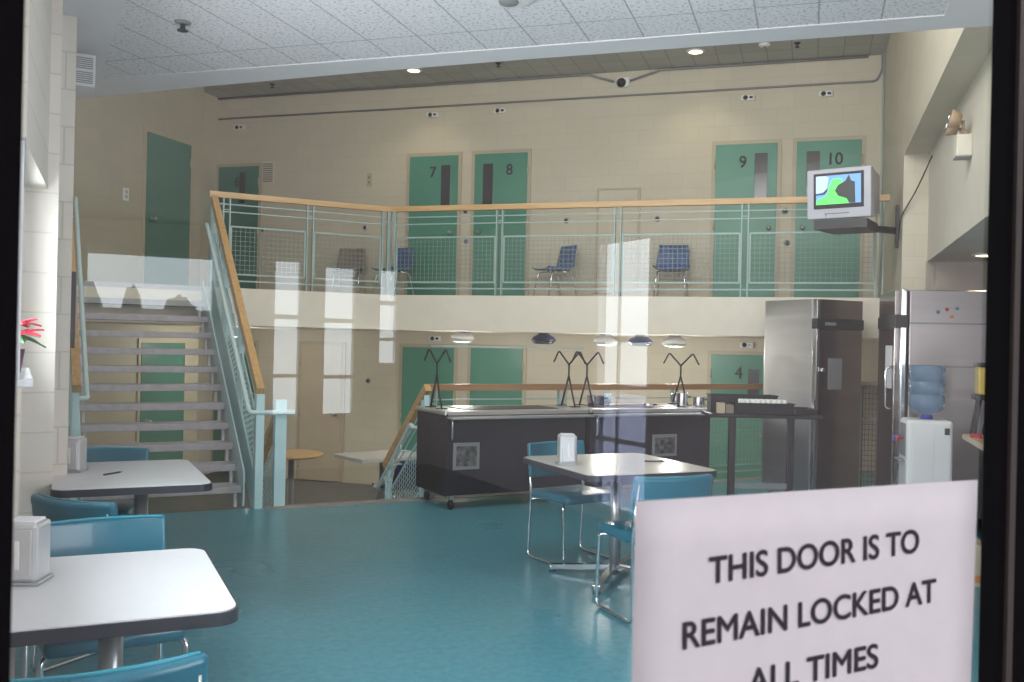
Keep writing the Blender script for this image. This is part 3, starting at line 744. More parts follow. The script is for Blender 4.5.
# napkin dispensers
def dispenser(loc, rz, label, proto=[None]):
    if proto[0] is None:
        o = thing('napkin_dispenser', label, 'napkin dispenser', loc, rz, 'napkin dispensers on the dining tables')
        MB().box((-.055, -.055, .005), (.055, .055, .185), .012).build('body', 'dispsteel', o)
        MB().box((-.062, -.062, 0), (.062, .062, .012), .004).build('base', 'post', o)
        for s in (-1, 1):
            f = MB().box((-.04, s * .055 - .006, .02), (.04, s * .055 + .006, .168), .004).build('face_plate', 'dispsteel', o)
            MB().box((-.006, s * .062 - .003, .05), (.006, s * .062 + .003, .135), .001).build('slot', 'white', f)
        MB().box((-.042, -.04, .184), (.042, .04, .192), .002).build('napkins', 'paper', o)
        proto[0] = o; return o
    return dup(proto[0], loc, rz, label)
dispenser((.035, 3.24, .742), -.40, 'steel napkin dispenser on the nearest table at the left edge')
dispenser((.285, 5.73, .742), -.40, 'steel napkin dispenser on the second table in front of the stairs')
dispenser((3.10, 5.17, .742), -.35, 'steel napkin dispenser on the table before the black carts')
def pen(loc, rz, label):
    o = thing('pen', label, 'pen', loc, rz)
    MB().tube([(-.07, 0, .005), (.05, 0, .005)], .0048, 8).build('barrel', 'ink', o)
    MB().tube([(.05, 0, .005), (.072, 0, .005)], .0048, 8, rs=[.0048, .001]).build('tip', 'post', o)
pen((.475, 5.56, .742), .75, 'black pen lying on the second table')
pen((3.72, 5.08, .742), -.35, 'black pen lying on the table before the black carts')

# ------------------------------------------------------------------ serving carts
def cart(x0, L, label, pics):
    o = thing('serving_cart', label, 'serving cart', (x0, 7.72, 0), 0, 'black serving carts')
    D = .66
    MB().box((.03, 0, .13), (L - .02, D, .845), .006).build('body', 'cartblack', o)
    MB().box((0, -.02, .845), (L, D + .02, .882), .008).build('countertop', 'steel', o)
    MB().box((0.02, -.13, .815), (L, -.0, .838), .006).build('tray_slide', 'steel', o)
    MB().box((.01, -.02, .05 + .08), (.03, D, .86), .002).build('end_panel', 'cartblack', o)
    w = MB()
    w.box((.25, .12, .884), (L - .25, D - .14, .888)).build('food_well', 'dark', o)
    for x, y in ((.10, .05), (L - .10, .05), (.10, D - .06), (L - .10, D - .06)):
        c = MB().box((x - .02, y - .03, .09), (x + .02, y + .03, .13)).build('caster', 'post', o)
        MB().lathe([(0, -.014), (.04, -.014), (.045, -.008), (.045, .008), (.04, .014), (0, .014)], (x, y, .045), 18, Matrix.Rotation(pi / 2, 4, 'Y')).build('wheel', 'rubber', c)
    for a, b, z0, z1 in pics:
        p = MB().box((a, -.012, z0), (b, -.0, z1), .003).build('picture_frame', 'greyframe', o)
        MB().box((a + .03, -.015, z0 + .03), (b - .03, -.010, z1 - .03)).build('picture', 'poster', p)
    h = MB().tube(smooth_path([(.06, -.002, .62), (.06, -.05, .64), (.06, -.05, .80), (.06, -.002, .80)], .02), .009, 8)
    h.build('handle', 'chrome', o)
    return o
cart(3.36, 1.49, 'black serving cart, the left one with a framed picture on its front', [(.09, .35, .36, .60)])
cart(4.87, 1.49, 'black serving cart, the right one carrying steel pans', [(.74, 1.04, .40, .62)])
def guard_stand(x, label, y=8.05):
    o = thing('sneeze_guard_stand', label, 'stand', (x, y, .889), pi / 2, 'black Y shaped stands on the serving carts')
    MB().tube([(-.13, 0, 0), (0, 0, .30)], .0095, 8).build('leg', 'dark', o)
    MB().tube([(.13, 0, 0), (0, 0, .30)], .0095, 8).build('leg', 'dark', o)
    MB().tube([(0, 0, .27), (0, 0, .42)], .009, 8).build('neck', 'dark', o)
    for s in (-1, 1):
        MB().tube(smooth_path([(0, 0, .41), (s * .20, 0, .545), (s * .30, 0, .43)], .03), .009, 8).build('arm', 'dark', o)
    for xf in (-.15, .11): MB().box((xf, -.05, 0), (xf + .04, .05, .008)).build('foot', 'dark', o)
guard_stand(3.42, 'black Y shaped stand at the left end of the left cart')
guard_stand(4.90 - .07, 'black Y shaped stand at the right end of the left cart')
guard_stand(5.04, 'black Y shaped stand at the left end of the right cart')
guard_stand(6.20, 'black Y shaped stand beside the steel pans on the right cart')
for x0, x1, lb in ((3.42, 4.90, 'thin glass sneeze guard shelf over the left cart'),):
    o = thing('sneeze_guard', lb, 'sneeze guard', (x0, 8.05, 1.455))
    MB().box((0, -.15, 0), (x1 - x0, .15, .008)).build('glass_shelf', 'guardglass', o)
    MB().box((0, -.16, -.002), (x1 - x0, -.15, .010)).box((0, .15, -.002), (x1 - x0, .16, .010)).build('metal_edge', 'railgrey', o)
# pans on the right cart
def pan(x, y, r, h, label, mt='chrome'):
    o = thing('steel_pan', label, 'pan', (x, y, .889), 0, 'steel pans on the right cart')
    MB().lathe([(0, 0), (r * .92, 0), (r, .02), (r, h), (r * 1.06, h + .004), (r * .95, h), (r * .93, .015), (0, .015)], n=24).build('body', mt, o)
    MB().tube([(r * 1.0, 0, h * .7), (r * 1.0 + .05, 0, h * .75)], .008, 8).build('handle', 'dark', o)
pan(6.08, 7.86, .055, .13, 'tall bright steel pot standing just right of the Y shaped stand')
pan(6.29, 8.25, .05, .10, 'wide steel pan at the back corner of the right cart')
pan(6.28, 7.84, .06, .09, 'small steel pan at the very right end of the right cart')
pan(5.65, 7.85, .05, .03, 'shallow steel dish beside the left foot of the rightmost stand')
pan(5.25, 8.2, .09, .09, 'steel pan standing near the middle of the right cart')
o = thing('water_glass', 'pale plastic cup on a box behind the right cart stands', 'cup', (5.42, 8.25, .889))
MB().lathe([(0, 0), (.028, 0), (.036, .12), (.033, .12), (.026, .006), (0, .006)], n=18).build('body', 'railpaint', o)
MB().lathe([(.037, .118), (.037, .126), (0, .13)], n=18).build('lid', 'post', o)

# tray table
tr = thing('tray_table', 'dark topped pedestal table between the right cart and the steel refrigerator', 'table', (5.60, 6.81, 0), R(-27.5))
MB().box((0, 0, .865), (1.02, .46, .90), .008).build('tabletop', 'dark', tr)
MB().box((.215, .20, .04), (.275, .26, .865), .006).build('column', 'cartblack', tr)
MB().box((.20, -.02, .0), (.29, .48, .045), .01).build('foot', 'dark', tr)
MB().box((.76, .20, .04), (.82, .26, .865), .006).build('column', 'cartblack', tr)
MB().box((.745, -.02, .0), (.835, .48, .045), .01).build('foot', 'dark', tr)
MB().bar((.25, .23, .22), (.79, .23, .22), .03, .05).build('stretcher', 'post', tr)
TM = Matrix.Translation((5.60, 6.81, 0)) @ Matrix.Rotation(R(-27.5), 4, 'Z')
def tray(x, y, w, d, h, label):
    o = thing('bus_tray', label, 'tray', TM @ Vector((x, y, .901)), R(-27.5), 'black trays on the tray table')
    m = MB().box((0, 0, 0), (w, d, .008)).box((0, 0, 0), (w, .01, h)).box((0, d - .01, 0), (w, d, h)).box((0, 0, 0), (.01, d, h)).box((w - .01, 0, 0), (w, d, h))
    m.build('tub', 'dark', o)
    MB().box((-.01, -.01, h - .008), (w + .01, .0, h)).box((-.01, d, h - .008), (w + .01, d + .01, h)).box((-.01, 0, h - .008), (0, d, h)).box((w, 0, h - .008), (w + .01, d, h)).build('rim', 'rubber', o)
tray(.22, .03, .54, .17, .10, 'black tray at the front of the tray table holding white cups')
tray(.05, .25, .62, .18, .16, 'taller black tray at the back of the tray table')
tray(.79, .06, .2, .34, .05, 'low black tray against the refrigerator end of the table')
cup0 = None
k = 0
for i in range(9):
    for j in range(2):
        p = TM @ Vector((.30 + i * .048,   .07 + j * .075, .912))
        if cup0 is None:
            cup0 = MB().lathe([(0, 0), (.017, 0), (.023, .085), (.026, .105), (.02, .12), (0, .122)], n=12).build('small_cup', 'whitecup', None, p)
            tag(cup0, 'small white cup in the black tray on the dark table', 'cup', 'white cups in the front black tray')
        else:
            c = cup0.copy(); COL.objects.link(c); c.location = p; 
o = thing('small_carton', 'cream carton at the left corner of the tray table', 'carton', TM @ Vector((.07, .06, .90)), R(-27.5))
MB().box((0, 0, 0), (.07, .07, .095), .004).build('body', 'tan', o)
MB().box((.075, 0, 0), (.15, .07, .08), .004).build('side_pack', 'brown_seat', o)

# ------------------------------------------------------------------ refrigerators
fa = thing('refrigerator', 'tall stainless refrigerator standing beside the tray table', 'refrigerator', (6.75, 6.70, 0))
H = 1.985; w = .62; d = .70
MB().box((0, .05, .12), (w, d, H), .006).build('cabinet', 'steel', fa)
dr = MB().box((.045, .0, .15), (w, .05, 1.70), .006).build('door', 'steel_dark', fa)
MB().box((0.0, -.012, .15), (.045, .045, H), .01).build('door_edge', 'chrome', fa)
MB().box((.045, .0, 1.80), (w, .05, H), .004).build('top_panel', 'steel_dark', fa)
MB().box((-.005, -.018, 1.70), (w, .05, 1.80), .004).build('vent_band', 'dark', fa)
MB().box((.10, -.024, 1.735), (.24, -.016, 1.765)).build('badge', 'greyframe', fa)
MB().box((.17, -.006, 1.12), (.35, .0, 1.42)).build('notice', 'greyframe', dr)
MB().box((.055, -.045, 1.29), (.085, -.0, 1.33), .004).build('latch', 'chrome', dr)
for x, y in ((.06, .1), (w - .06, .1), (.06, d - .06), (w - .06, d - .06)):
    MB().tube([(x, y, 0), (x, y, .12)], .022, 12).build('foot', 'post', fa)
fb = thing('refrigerator', 'tall stainless refrigerator behind the water cooler', 'refrigerator', (6.63, 5.59, 0), R(-39))
H = 2.02; w = .95; d = .80
MB().box((.05, 0, .12), (w, d, H), .006).build('cabinet', 'steel_panel', fb)
MB().box((.05, -.008, 1.735), (w, 0, 1.75)).box((.05, -.008, 1.375), (w, 0, 1.39)).build('side_seam', 'greyframe', fb)
dr = MB().box((-.06, .06, .15), (.05, d, 1.72), .008).build('door', 'steel_dark', fb)
MB().box((-.02, -.016, .15), (.03, .05, H + .01), .012).build('door_edge', 'chrome', fb)
MB().box((-.06, .06, 1.81), (.05, d, H), .006).build('top_panel', 'steel_dark', fb)
MB().box((-.07, -.022, 1.70), (.035, d, 1.81), .004).build('vent_band', 'dark', fb)
MB().box((-.068, .15, 1.18), (-.058, .40, 1.55)).build('notice', 'paper', dr)
MB().tube(smooth_path([(-.06, .12, 1.0), (-.11, .12, 1.02), (-.11, .12, 1.35), (-.06, .12, 1.37)], .02), .01, 8).build('handle', 'chrome', dr)
for x, y in ((.1, .08), (w - .06, .08), (.1, d - .06), (w - .06, d - .06)):
    MB().tube([(x, y, 0), (x, y, .12)], .022, 12).build('foot', 'post', fb)
for dx, dz, mt_, lb in ((.34, 1.86, 'redp', 'small red magnet, the largest of the cluster on the refrigerator side'), (.27, 1.84, 'bluepaint', 'small blue magnet at the left of the magnet cluster'), (.38, 1.80, 'orange', 'small orange magnet at the bottom of the magnet cluster'), (.42, 1.87, 'bluepaint', 'small blue magnet at the right of the magnet cluster')):
    p = Matrix.Translation((6.63, 5.59, 0)) @ Matrix.Rotation(R(-39), 4, 'Z') @ Vector((dx, -.004, dz))
    o = MB().lathe([(0, 0), (.016, 0), (.014, .006), (0, .008)], (0, 0, 0), 10, Matrix.Rotation(R(-39), 4, 'Z') @ Matrix.Rotation(pi / 2, 4, 'X')).build('magnet', mt_, None, p)
    tag(o, lb, 'magnet', 'magnets on the refrigerator side')

# wire rack between the refrigerators, standing against the right wall
wr = thing('wire_rack', 'narrow dark wire grid rack on the wall between the two refrigerators', 'rack', W(.495, 10.2, .0), R(-45))
m = MB()
m.box((-.0, 0, 0), (.015, .015, 1.16)).box((.16, 0, 0), (.175, .015, 1.16)).box((0, 0, 1.14), (.175, .015, 1.17)).box((0, 0, .02), (.175, .015, .04))
m.build('frame', 'dark', wr)
m = MB()
for i in range(1, 5): m.bar((.175 * i / 5, .007, .03), (.175 * i / 5, .007, 1.15), .004, .004)
for j in range(1, 22): m.bar((0, .007, .03 + j * .052), (.175, .007, .03 + j * .052), .004, .004)
m.build('wire_grid', 'dark', wr)
MB().box((-.01, -.01, 1.15), (.185, .05, 1.19)).box((-.01, -.01, .80), (.185, .03, .83)).build('shelf', 'brown_seat', wr)
MB().box((-.01, -.02, 0), (.185, .12, .02)).build('base', 'dark', wr)

# water cooler
CW = W(.855, 7.95)
wc = thing('water_cooler', 'white water cooler standing before the right hand refrigerator', 'water cooler', (CW.x, CW.y, 0), R(-40))
MB().box((-.165, -.16, 0), (.165, .17, .985), .03, seg=4).build('body', 'white', wc)
MB().box((-.171, -.12, .70), (-.160, .12, .95), .004).build('tap_panel', 'greyframe', wc)
MB().box((-.12, -.163, .05), (.03, -.157, .93), .002).build('front_panel', 'white', wc)
for yy, mt_ in ((-.05, 'redp'), (.05, 'bluecap')):
    MB().tube([(-.16, yy, .84), (-.215, yy, .84), (-.22, yy, .80)], .013, 8).build('tap', mt_, wc)
MB().box((.10, -.166, .88), (.135, -.158, .93), .002).build('badge', 'ink', wc)
MB().box((-.21, -.09, .66), (-.16, .09, .675), .004).build('drip_tray', 'greyframe', wc)
wb = thing('water_bottle', 'large blue water bottle upended on the white cooler', 'bottle', (CW.x, CW.y, .99))
MB().lathe([(0, .0), (.03, 0), (.04, .03), (.12, .07), (.132, .10), (.132, .17), (.122, .18), (.122, .19), (.132, .20), (.132, .27), (.122, .28), (.122, .29), (.132, .30), (.132, .38), (.12, .405), (0, .41)], n=32).build('body', 'water', wb)
MB().lathe([(0, -.003), (.045, -.003), (.045, .02), (.034, .03), (0, .03)], n=20).build('cap', 'bluecap', wb)

# kitchen serving counter and the things on it
kc = thing('serving_counter', 'maple topped grey counter in the kitchen opening at the right', 'counter', W(1.08, 7.75, 0), R(-45))
MB().box((0, -3.6, .86), (.62, 0, .90), .008).build('worktop', 'counterwood', kc)
MB().box((.14, -3.55, 0), (.60, -.06, .86)).build('cabinet', 'graybox', kc)
rg = MB(); pts = [(.132, -.42 + .09 * cos(a), .62 + .09 * sin(a)) for a in [2 * pi * i / 20 for i in range(20)]]
rg.tube(pts, .006, 6, closed=True).bar((.132, -.36, .56), (.132, -.28, .50), .012, .012)
rg.build('ring_mark', 'greyframe', kc)
def onc(dx, dc, z=.901): return W(1.08 + dx, 7.75 + dc, z)
o = thing('drink_dispenser', 'yellow drink dispenser on black legs above the maple counter', 'dispenser', onc(.17, -.14, .902), R(-45))
MB().box((-.10, -.09, .30), (.12, .09, .50), .01).build('tank', 'yellow', o)
MB().box((-.11, -.10, .50), (.13, .10, .53), .006).box((-.12, -.10, .26), (.13, .10, .30), .006).build('lid', 'dark', o)
for sx, sy in ((-1, -1), (1, -1), (-1, 1), (1, 1)): MB().tube([(sx * .08, sy * .06, .27), (sx * .12, sy * .08, 0)], .012, 8).build('leg', 'dark', o)
o = thing('metal_teapot', 'small shiny metal teapot on the maple counter', 'teapot', onc(.12, -.50))
MB().lathe([(0, 0), (.05, 0), (.065, .03), (.06, .07), (.035, .11), (.035, .13), (0, .15)], n=20).build('body', 'chrome', o)
MB().tube([(.055, 0, .05), (.09, 0, .09), (.10, 0, .12)], .01, 8).build('spout', 'chrome', o)
MB().tube(smooth_path([(-.055, 0, .03), (-.10, 0, .05), (-.09, 0, .11), (-.04, 0, .11)], .02), .007, 8).build('handle', 'dark', o)
o = MB().prism([(-.09, -.06), (.06, -.08), (.10, .02), (.02, .07), (-.08, .05)], 0, .025).build('red_cloth', 'redp', None, onc(.10, -.30)); tag(o, 'folded red cloth on the corner of the maple counter', 'cloth')
o = thing('storage_box', 'tan box with an orange band low beside the counter', 'box', W(.97, 6.85, 0), R(-45))
MB().box((-.1, -.14, 0), (.12, .14, .27), .005).build('carton', 'tan', o)
MB().box((-.103, -.143, .03), (.123, .143, .075)).build('tape_band', 'orange', o)
o = thing('cleaner_bottle', 'blue bottle standing on the tan box at the right', 'bottle', W(.97, 6.85, .27))
MB().lathe([(0, 0), (.035, 0), (.038, .02), (.036, .10), (.014, .13), (.014, .15), (0, .15)], n=18).build('body', 'bluepaint', o)
MB().lathe([(.018, .148), (.018, .185), (0, .19)], n=14).build('cap', 'bluecap', o)

# ------------------------------------------------------------------ television
tv = thing('television', 'silver tube television playing a picture, held on a wall arm', 'television', (6.90, 6.57, 2.75), R(-64))
tv.rotation_euler = (R(4), 0, R(-64))
MB().box((-.30, -.05, 0), (.30, .05, .47), .012, seg=3).build('bezel', 'silver', tv)
m = MB(); t = bmesh.new(); bmesh.ops.create_cube(t, size=1)
for q in t.verts:
    back = q.co.y > 0; f = .84 if back else .99
    q.co = Vector((q.co.x * .58 * f, .05 + (.38 if back else 0), .235 + q.co.z * .43 * f))
m.add(t); m.build('tube_housing', 'silver', tv)
sc_ = MB().box((-.235, -.056, .095), (.235, -.048, .43), .003).build('screen', 'slot', tv)
M['tvblue'] = emit_mat('screen blue', (.16, .34, .72), .6); M['tvgreen'] = emit_mat('screen green', (.12, .85, .14), .6)
M['tvdark'] = emit_mat('screen dark', (.04, .05, .05), .2); M['tvpale'] = emit_mat('screen pale', (.45, .60, .85), .6)
def flat(poly, y, mt, name):
    m = MB(); a = [m.bm.verts.new((p[0], y, p[1])) for p in poly]; b = [m.bm.verts.new((p[0], y + .0015, p[1])) for p in poly]
    m.bm.faces.new(a); m.bm.faces.new(b[::-1])
    for i in range(len(poly)): m.bm.faces.new((a[i], a[(i + 1) % len(poly)], b[(i + 1) % len(poly)], b[i]))
    m.build(name, mt, sc_)
flat([(-.21, .135), (.21, .135), (.21, .405), (-.21, .405)], -.058, 'tvblue', 'picture')
flat([(-.21, .24), (-.11, .26), (-.09, .39), (-.13, .405), (-.21, .405)], -.0600, 'tvpale', 'picture_area')
flat([(-.21, .135), (.10, .135), (.09, .18), (0, .21), (-.02, .25), (.0, .30), (.05, .335), (.02, .37), (-.05, .37), (-.08, .32), (-.11, .22), (-.20, .18)], -.062, 'tvgreen', 'picture_area')
flat([(.10, .14), (.16, .135), (.155, .33), (.12, .345), (.10, .40), (.07, .345), (.0, .31), (-.03, .26), (.0, .21), (.08, .18)], -.064, 'tvdark', 'picture_area')
flat([(-.21, .225), (-.13, .23), (-.10, .26), (-.10, .29), (-.14, .245), (-.21, .24)], -.0645, 'tvdark', 'picture_area')
MB().box((-.13, -.056, .045), (.10, -.05, .05)).box((-.12, -.056, .02), (-.115, -.05, .045)).build('control_line', 'dark', tv)
# arm: shelf under the set and a bracket on the wall
ta = thing('television_mount', 'black swing arm and shelf carrying the television on the right wall', 'mount', W(.8, 10.15, 2.75), R(-45))
loc = lambda p: ta_inv @ Vector(p)
ta_m = Matrix.Translation(W(.8, 10.15, 2.75)) @ Matrix.Rotation(R(-45), 4, 'Z'); ta_inv = ta_m.inverted()
tvm = Matrix.Translation((6.90, 6.57, 2.75)) @ Matrix.Rotation(R(-64), 4, 'Z')
MB().box((-.03, -.05, -.22), (0, .05, .20), .004).build('wall_plate', 'dark', ta)
m = MB(); P = [loc(tvm @ Vector(p)) for p in ((-.24, -.04, -.012), (.26, -.04, -.012), (.22, .46, -.012), (-.20, .46, -.012))]
P2 = [p + Vector((0, 0, -.085)) for p in P]
a = [m.bm.verts.new(p) for p in P]; b = [m.bm.verts.new(p) for p in P2]
m.bm.faces.new(a); m.bm.faces.new(b[::-1])
for i in range(4): m.bm.faces.new((a[i], a[(i + 1) % 4], b[(i + 1) % 4], b[i]))
m.build('shelf', 'dark', ta)
MB().tube([loc(tvm @ Vector((.10, .3, -.06))), (-.02, 0, -.05)], .035, 10).build('arm_tube', 'dark', ta)
cb = MB().tube(smooth_path([W(1.0, 9.3, 3.27), W(.98, 9.5, 3.2), W(.90, 9.6, 3.0), W(.78, 9.68, 2.78), W(.78, 9.9, 2.58), W(.78, 10.05, 2.62)], .08), .007, 6)
tag(cb.build('cable', 'dark'), 'black cable looping down the right wall to the television arm', 'cable')

# emergency light and sign on the lower right wall
EL = W(1.02, 7.2, 2.90)
el = thing('emergency_light', 'twin headed emergency light on the right wall near the black door frame', 'emergency light', EL, R(-135) + pi / 2 - R(0))
el.rotation_euler = (0, 0, R(-45))
# local -x points out of the wall
MB().box((-.10, -.08, -.05), (0, .08, .10), .008).build('battery_box', 'gyp', el)
MB().box((-.105, -.07, -.055), (-.0, .07, -.048)).build('base_plate', 'greyframe', el)
for dy, dz in ((-.04, .20), (.09, .17)):
    hd = MB().lathe([(0, 0), (.04, .0), (.065, .07), (.06, .075), (0, .075)], (-.07, dy, dz), 18, Matrix.Rotation(R(-75), 4, 'Y') @ Matrix.Rotation(0, 4, 'Z')).build('lamp_head', 'amber', el)
    MB().lathe([(0, .078), (.045, .078), (.03, .09), (0, .094)], (-.07, dy, dz), 16, Matrix.Rotation(R(-75), 4, 'Y')).build('lens', 'chrome', hd)
    MB().tube([(-.05, dy * .5, .13), (-.06, dy, dz)], .012, 8).build('neck', 'amber', hd)
ns = thing('wall_notice', 'white wall notice with a blue heading, cut by the black door frame', 'notice', W(1.02, 6.22, 2.45), R(-45))
MB().box((-.006, -.30, 0), (0, .0, .42)).build('sheet', 'white', ns)
MB().box((-.009, -.29, .28), (-.005, -.01, .40)).build('heading_block', 'bluepaint', ns)
m = MB()
for i in range(6): m.box((-.009, -.27, .03 + i * .038), (-.005, -.03, .042 + i * .038))
m.build('printed_lines', 'bluepaint', ns)

# ------------------------------------------------------------------ left wall items
sp = thing('wall_speaker', 'white louvred speaker box high on the wall left of the stairs', 'speaker', (.26, 6.15, 2.96))
MB().box((-.01, 0, 0), (.12, .14, .19), .006).build('housing', 'white', sp)
m = MB()
for k in range(2):
    for i in range(6): m.box((.005, -.006, .018 + k * .085 + i * .012), (.105, .001, .023 + k * .085 + i * .012))
m.build('grille', 'greyframe', sp)
bb = thing('wall_phone', 'narrow black panel mounted on the wall beside the pier', 'panel', (.25, 5.75, 1.42))
MB().box((0, 0, 0), (.03, .45, .42), .004).build('panel', 'dark', bb)
MB().box((.028, .05, .05), (.036, .40, .37), .003).build('face', 'greyframe', bb)
def window(n, y0, y1, z0, z1, label, x=-.14):
    o = thing('window_%d' % n, label, 'window', (x, y0, z0), 0, kind='structure')
    L = y1 - y0; h = z1 - z0; e = .05
    f = MB().box((-.04, 0, 0), (.04, e, h)).box((-.04, L - e, 0), (.04, L, h)).box((-.04, e, 0), (.04, L - e, e)).box((-.04, e, h - e), (.04, L - e, h)).box((-.03, L / 2 - .02, e), (.03, L / 2 + .02, h - e))
    f.build('window_frame', 'winframe', o)
    MB().box((-.004, e, e), (.004, L / 2 - .02, h - e)).box((-.004, L / 2 + .02, e), (.004, L - e, h - e)).build('pane', 'guardglass', o)
    MB().box((.0, -.02, -.03), (.085, L + .02, 0.0), .006).build('window_sill', 'winframe', o)
window(1, 3.9, 5.15, 1.33, 2.2, 'bright window beside the second table', -.03)
window(2, 1.1, 3.6, 1.33, 2.2, 'bright window beside the nearest table')
# poinsettia on the sill
po = thing('poinsettia', 'red poinsettia in a dark pot on the left window sill', 'plant', (-.02, 4.50, 1.33))
MB().lathe([(0, 0), (.035, 0), (.048, .09), (.05, .10), (.045, .10), (0, .095)], n=18).build('pot', 'terra', po)
MB().tube([(0, 0, .10), (.01, 0, .17), (.03, 0, .2)], .005, 6).tube([(0, 0, .1), (.04, -.02, .16)], .004, 6).build('stem', 'leaf', po)
def leafm(m, base, az, el, L, wd):
    d = Vector((cos(az) * cos(el), sin(az) * cos(el), sin(el))); s = Vector((-sin(az), cos(az), 0)); up = s.cross(d)
    prof = [(0, .05), (.2, .55), (.45, 1), (.65, .8), (.82, .45), (1, .02)]
    L_ = []; R_ = []; C_ = []
    for t, w_ in prof:
        c = Vector(base) + d * L * t + Vector((0, 0, -.25 * L * t * t))
        L_.append(m.bm.verts.new(c + s * wd * w_ + up * .004)); R_.append(m.bm.verts.new(c - s * wd * w_ + up * .004)); C_.append(m.bm.verts.new(c - up * .003))
    for i in range(len(prof) - 1):
        m.bm.faces.new((C_[i], C_[i + 1], L_[i + 1], L_[i])); m.bm.faces.new((R_[i], R_[i + 1], C_[i + 1], C_[i]))
m = MB()
for cx_, cy_, cz_, n_ in ((.03, 0, .21, 7), (.045, -.03, .17, 6)):
    for i in range(n_): leafm(m, (cx_, cy_, cz_), 2 * pi * i / n_ + .3, random.uniform(.0, .5), .085, .024)
b = m.build('petals', 'red', po); b.modifiers.new('t', 'SOLIDIFY').thickness = .0015
m = MB()
for i in range(9): leafm(m, (.025, 0, .15 + .01 * (i % 3)), 2 * pi * i / 9, random.uniform(-.2, .25), .105, .026)
b = m.build('leaves', 'leaf', po); b.modifiers.new('t', 'SOLIDIFY').thickness = .0015

# ================================================================== the door we look through
DY = .43
dw = MB().box((-1.2, .40, 0), (-.16, .47, NZ + .1)).box((.80, .40, 0), (1.3, .47, NZ + .1)).box((1.3, .40, 0), (4.6, .47, .9)).box((1.3, .40, 2.6), (4.6, .47, NZ + .1)).box((4.3, .40, .9), (4.6, .47, 2.6)).box((-.16, .40, 2.16), (.80, .47, NZ + .1))  # opening right of the door is invented, for the fill lamp
struct(dw, 'wall_front', 'corr', 'corridor wall holding the glazed door', 'wall')
do = thing('door_14', 'black framed glazed door in front of the whole view', 'door', (0, DY, 0), kind='structure')
MB().box((-.12, -.018, .02), (-.0, .022, 2.12), .002).build('door_stile', 'black_frame', do)
MB().box((.595, -.012, .02), (.73, .003, 2.12), .001).box((.628, .003, .02), (.73, .022, 2.12), .001).build('door_stile', 'black_frame', do)
for z0, z1 in ((.02, .86), (1.98, 2.12)): MB().box((0, -.016, z0), (.595, .022, z1), .001).build('door_rail', 'black_frame', do)
MB().box((-.16, -.035, 0), (-.125, .035, 2.16)).box((.735, -.035, 0), (.80, .035, 2.16)).box((-.125, -.035, 2.125), (.735, .035, 2.16)).build('door_frame', 'bronze', do)
MB().box((.600, -.015, .86), (.606, -.011, 1.98)).build('glazing_bead', 'bronze', do)
MB().box((-.003, -.003, .855), (.60, .003, 1.985)).build('glass_pane', 'glass', do)
MB().tube(smooth_path([(.66, -.02, .98), (.66, -.07, .98), (.56, -.07, .98)], .02), .011, 10).build('handle', 'chrome', do)

# paper notice taped to the glass
Yp = DY - .0045
pn = thing('paper_notice', 'white paper notice about the locked door, taped on the glass', 'notice', (-.0035, Yp, 0))
m = MB(); nx = 10; rows = []
TL = (.303, 1.4155); TR = (.584, 1.4140); BL = (.303, 1.200); BR = (.580, 1.198)
for j in range(9):
    t = j / 8; row = []
    for i in range(nx + 1):
        s = i / nx
        x = (TL[0] * (1 - s) + TR[0] * s) * (1 - t) + (BL[0] * (1 - s) + BR[0] * s) * t
        z = (TL[1] * (1 - s) + TR[1] * s) * (1 - t) + (BL[1] * (1 - s) + BR[1] * s) * t
        row.append(m.bm.verts.new((x, 0, z)))
    rows.append(row)
for a, b in zip(rows, rows[1:]):
    for i in range(nx): f = m.bm.faces.new((a[i], a[i + 1], b[i + 1], b[i])); f.smooth = True
sh = m.build('sheet', 'paper', pn); md = sh.modifiers.new('t', 'SOLIDIFY'); md.thickness = .0004; md.offset = 1
def line(body, xl, zl, xr, zr, cap):
    """text whose baseline runs from (xl,zl) to (xr,zr) on the sheet"""
    cu = bpy.data.curves.new('t', 'FONT'); cu.body = body; cu.size = 1.0
    tmp = bpy.data.objects.new('t', cu); COL.objects.link(tmp); bpy.context.view_layer.update()
    wd = tmp.dimensions.x; bpy.data.objects.remove(tmp)
    L = sqrt((xr - xl) ** 2 + (zr - zl) ** 2); size = cap / .70
    ang = atan2(zr - zl, xr - xl)
    m4 = Matrix.Translation((xl, -.0007, zl)) @ Matrix.Rotation(-ang, 4, 'Y') @ Matrix.Rotation(pi / 2, 4, 'X')
    text('lettering', body, size, m4, 'ink', pn, ext=.0001, sx=L / (wd * size), align='LEFT', bold=.00042)
line('THIS DOOR IS TO', 0.3540, 1.3660, 0.5260, 1.3700, 0.0150)
line('REMAIN LOCKED AT', 0.3350, 1.3310, 0.5420, 1.3360, 0.0150)
line('ALL TIMES', 0.3850, 1.2980, 0.4910, 1.3000, 0.0150)

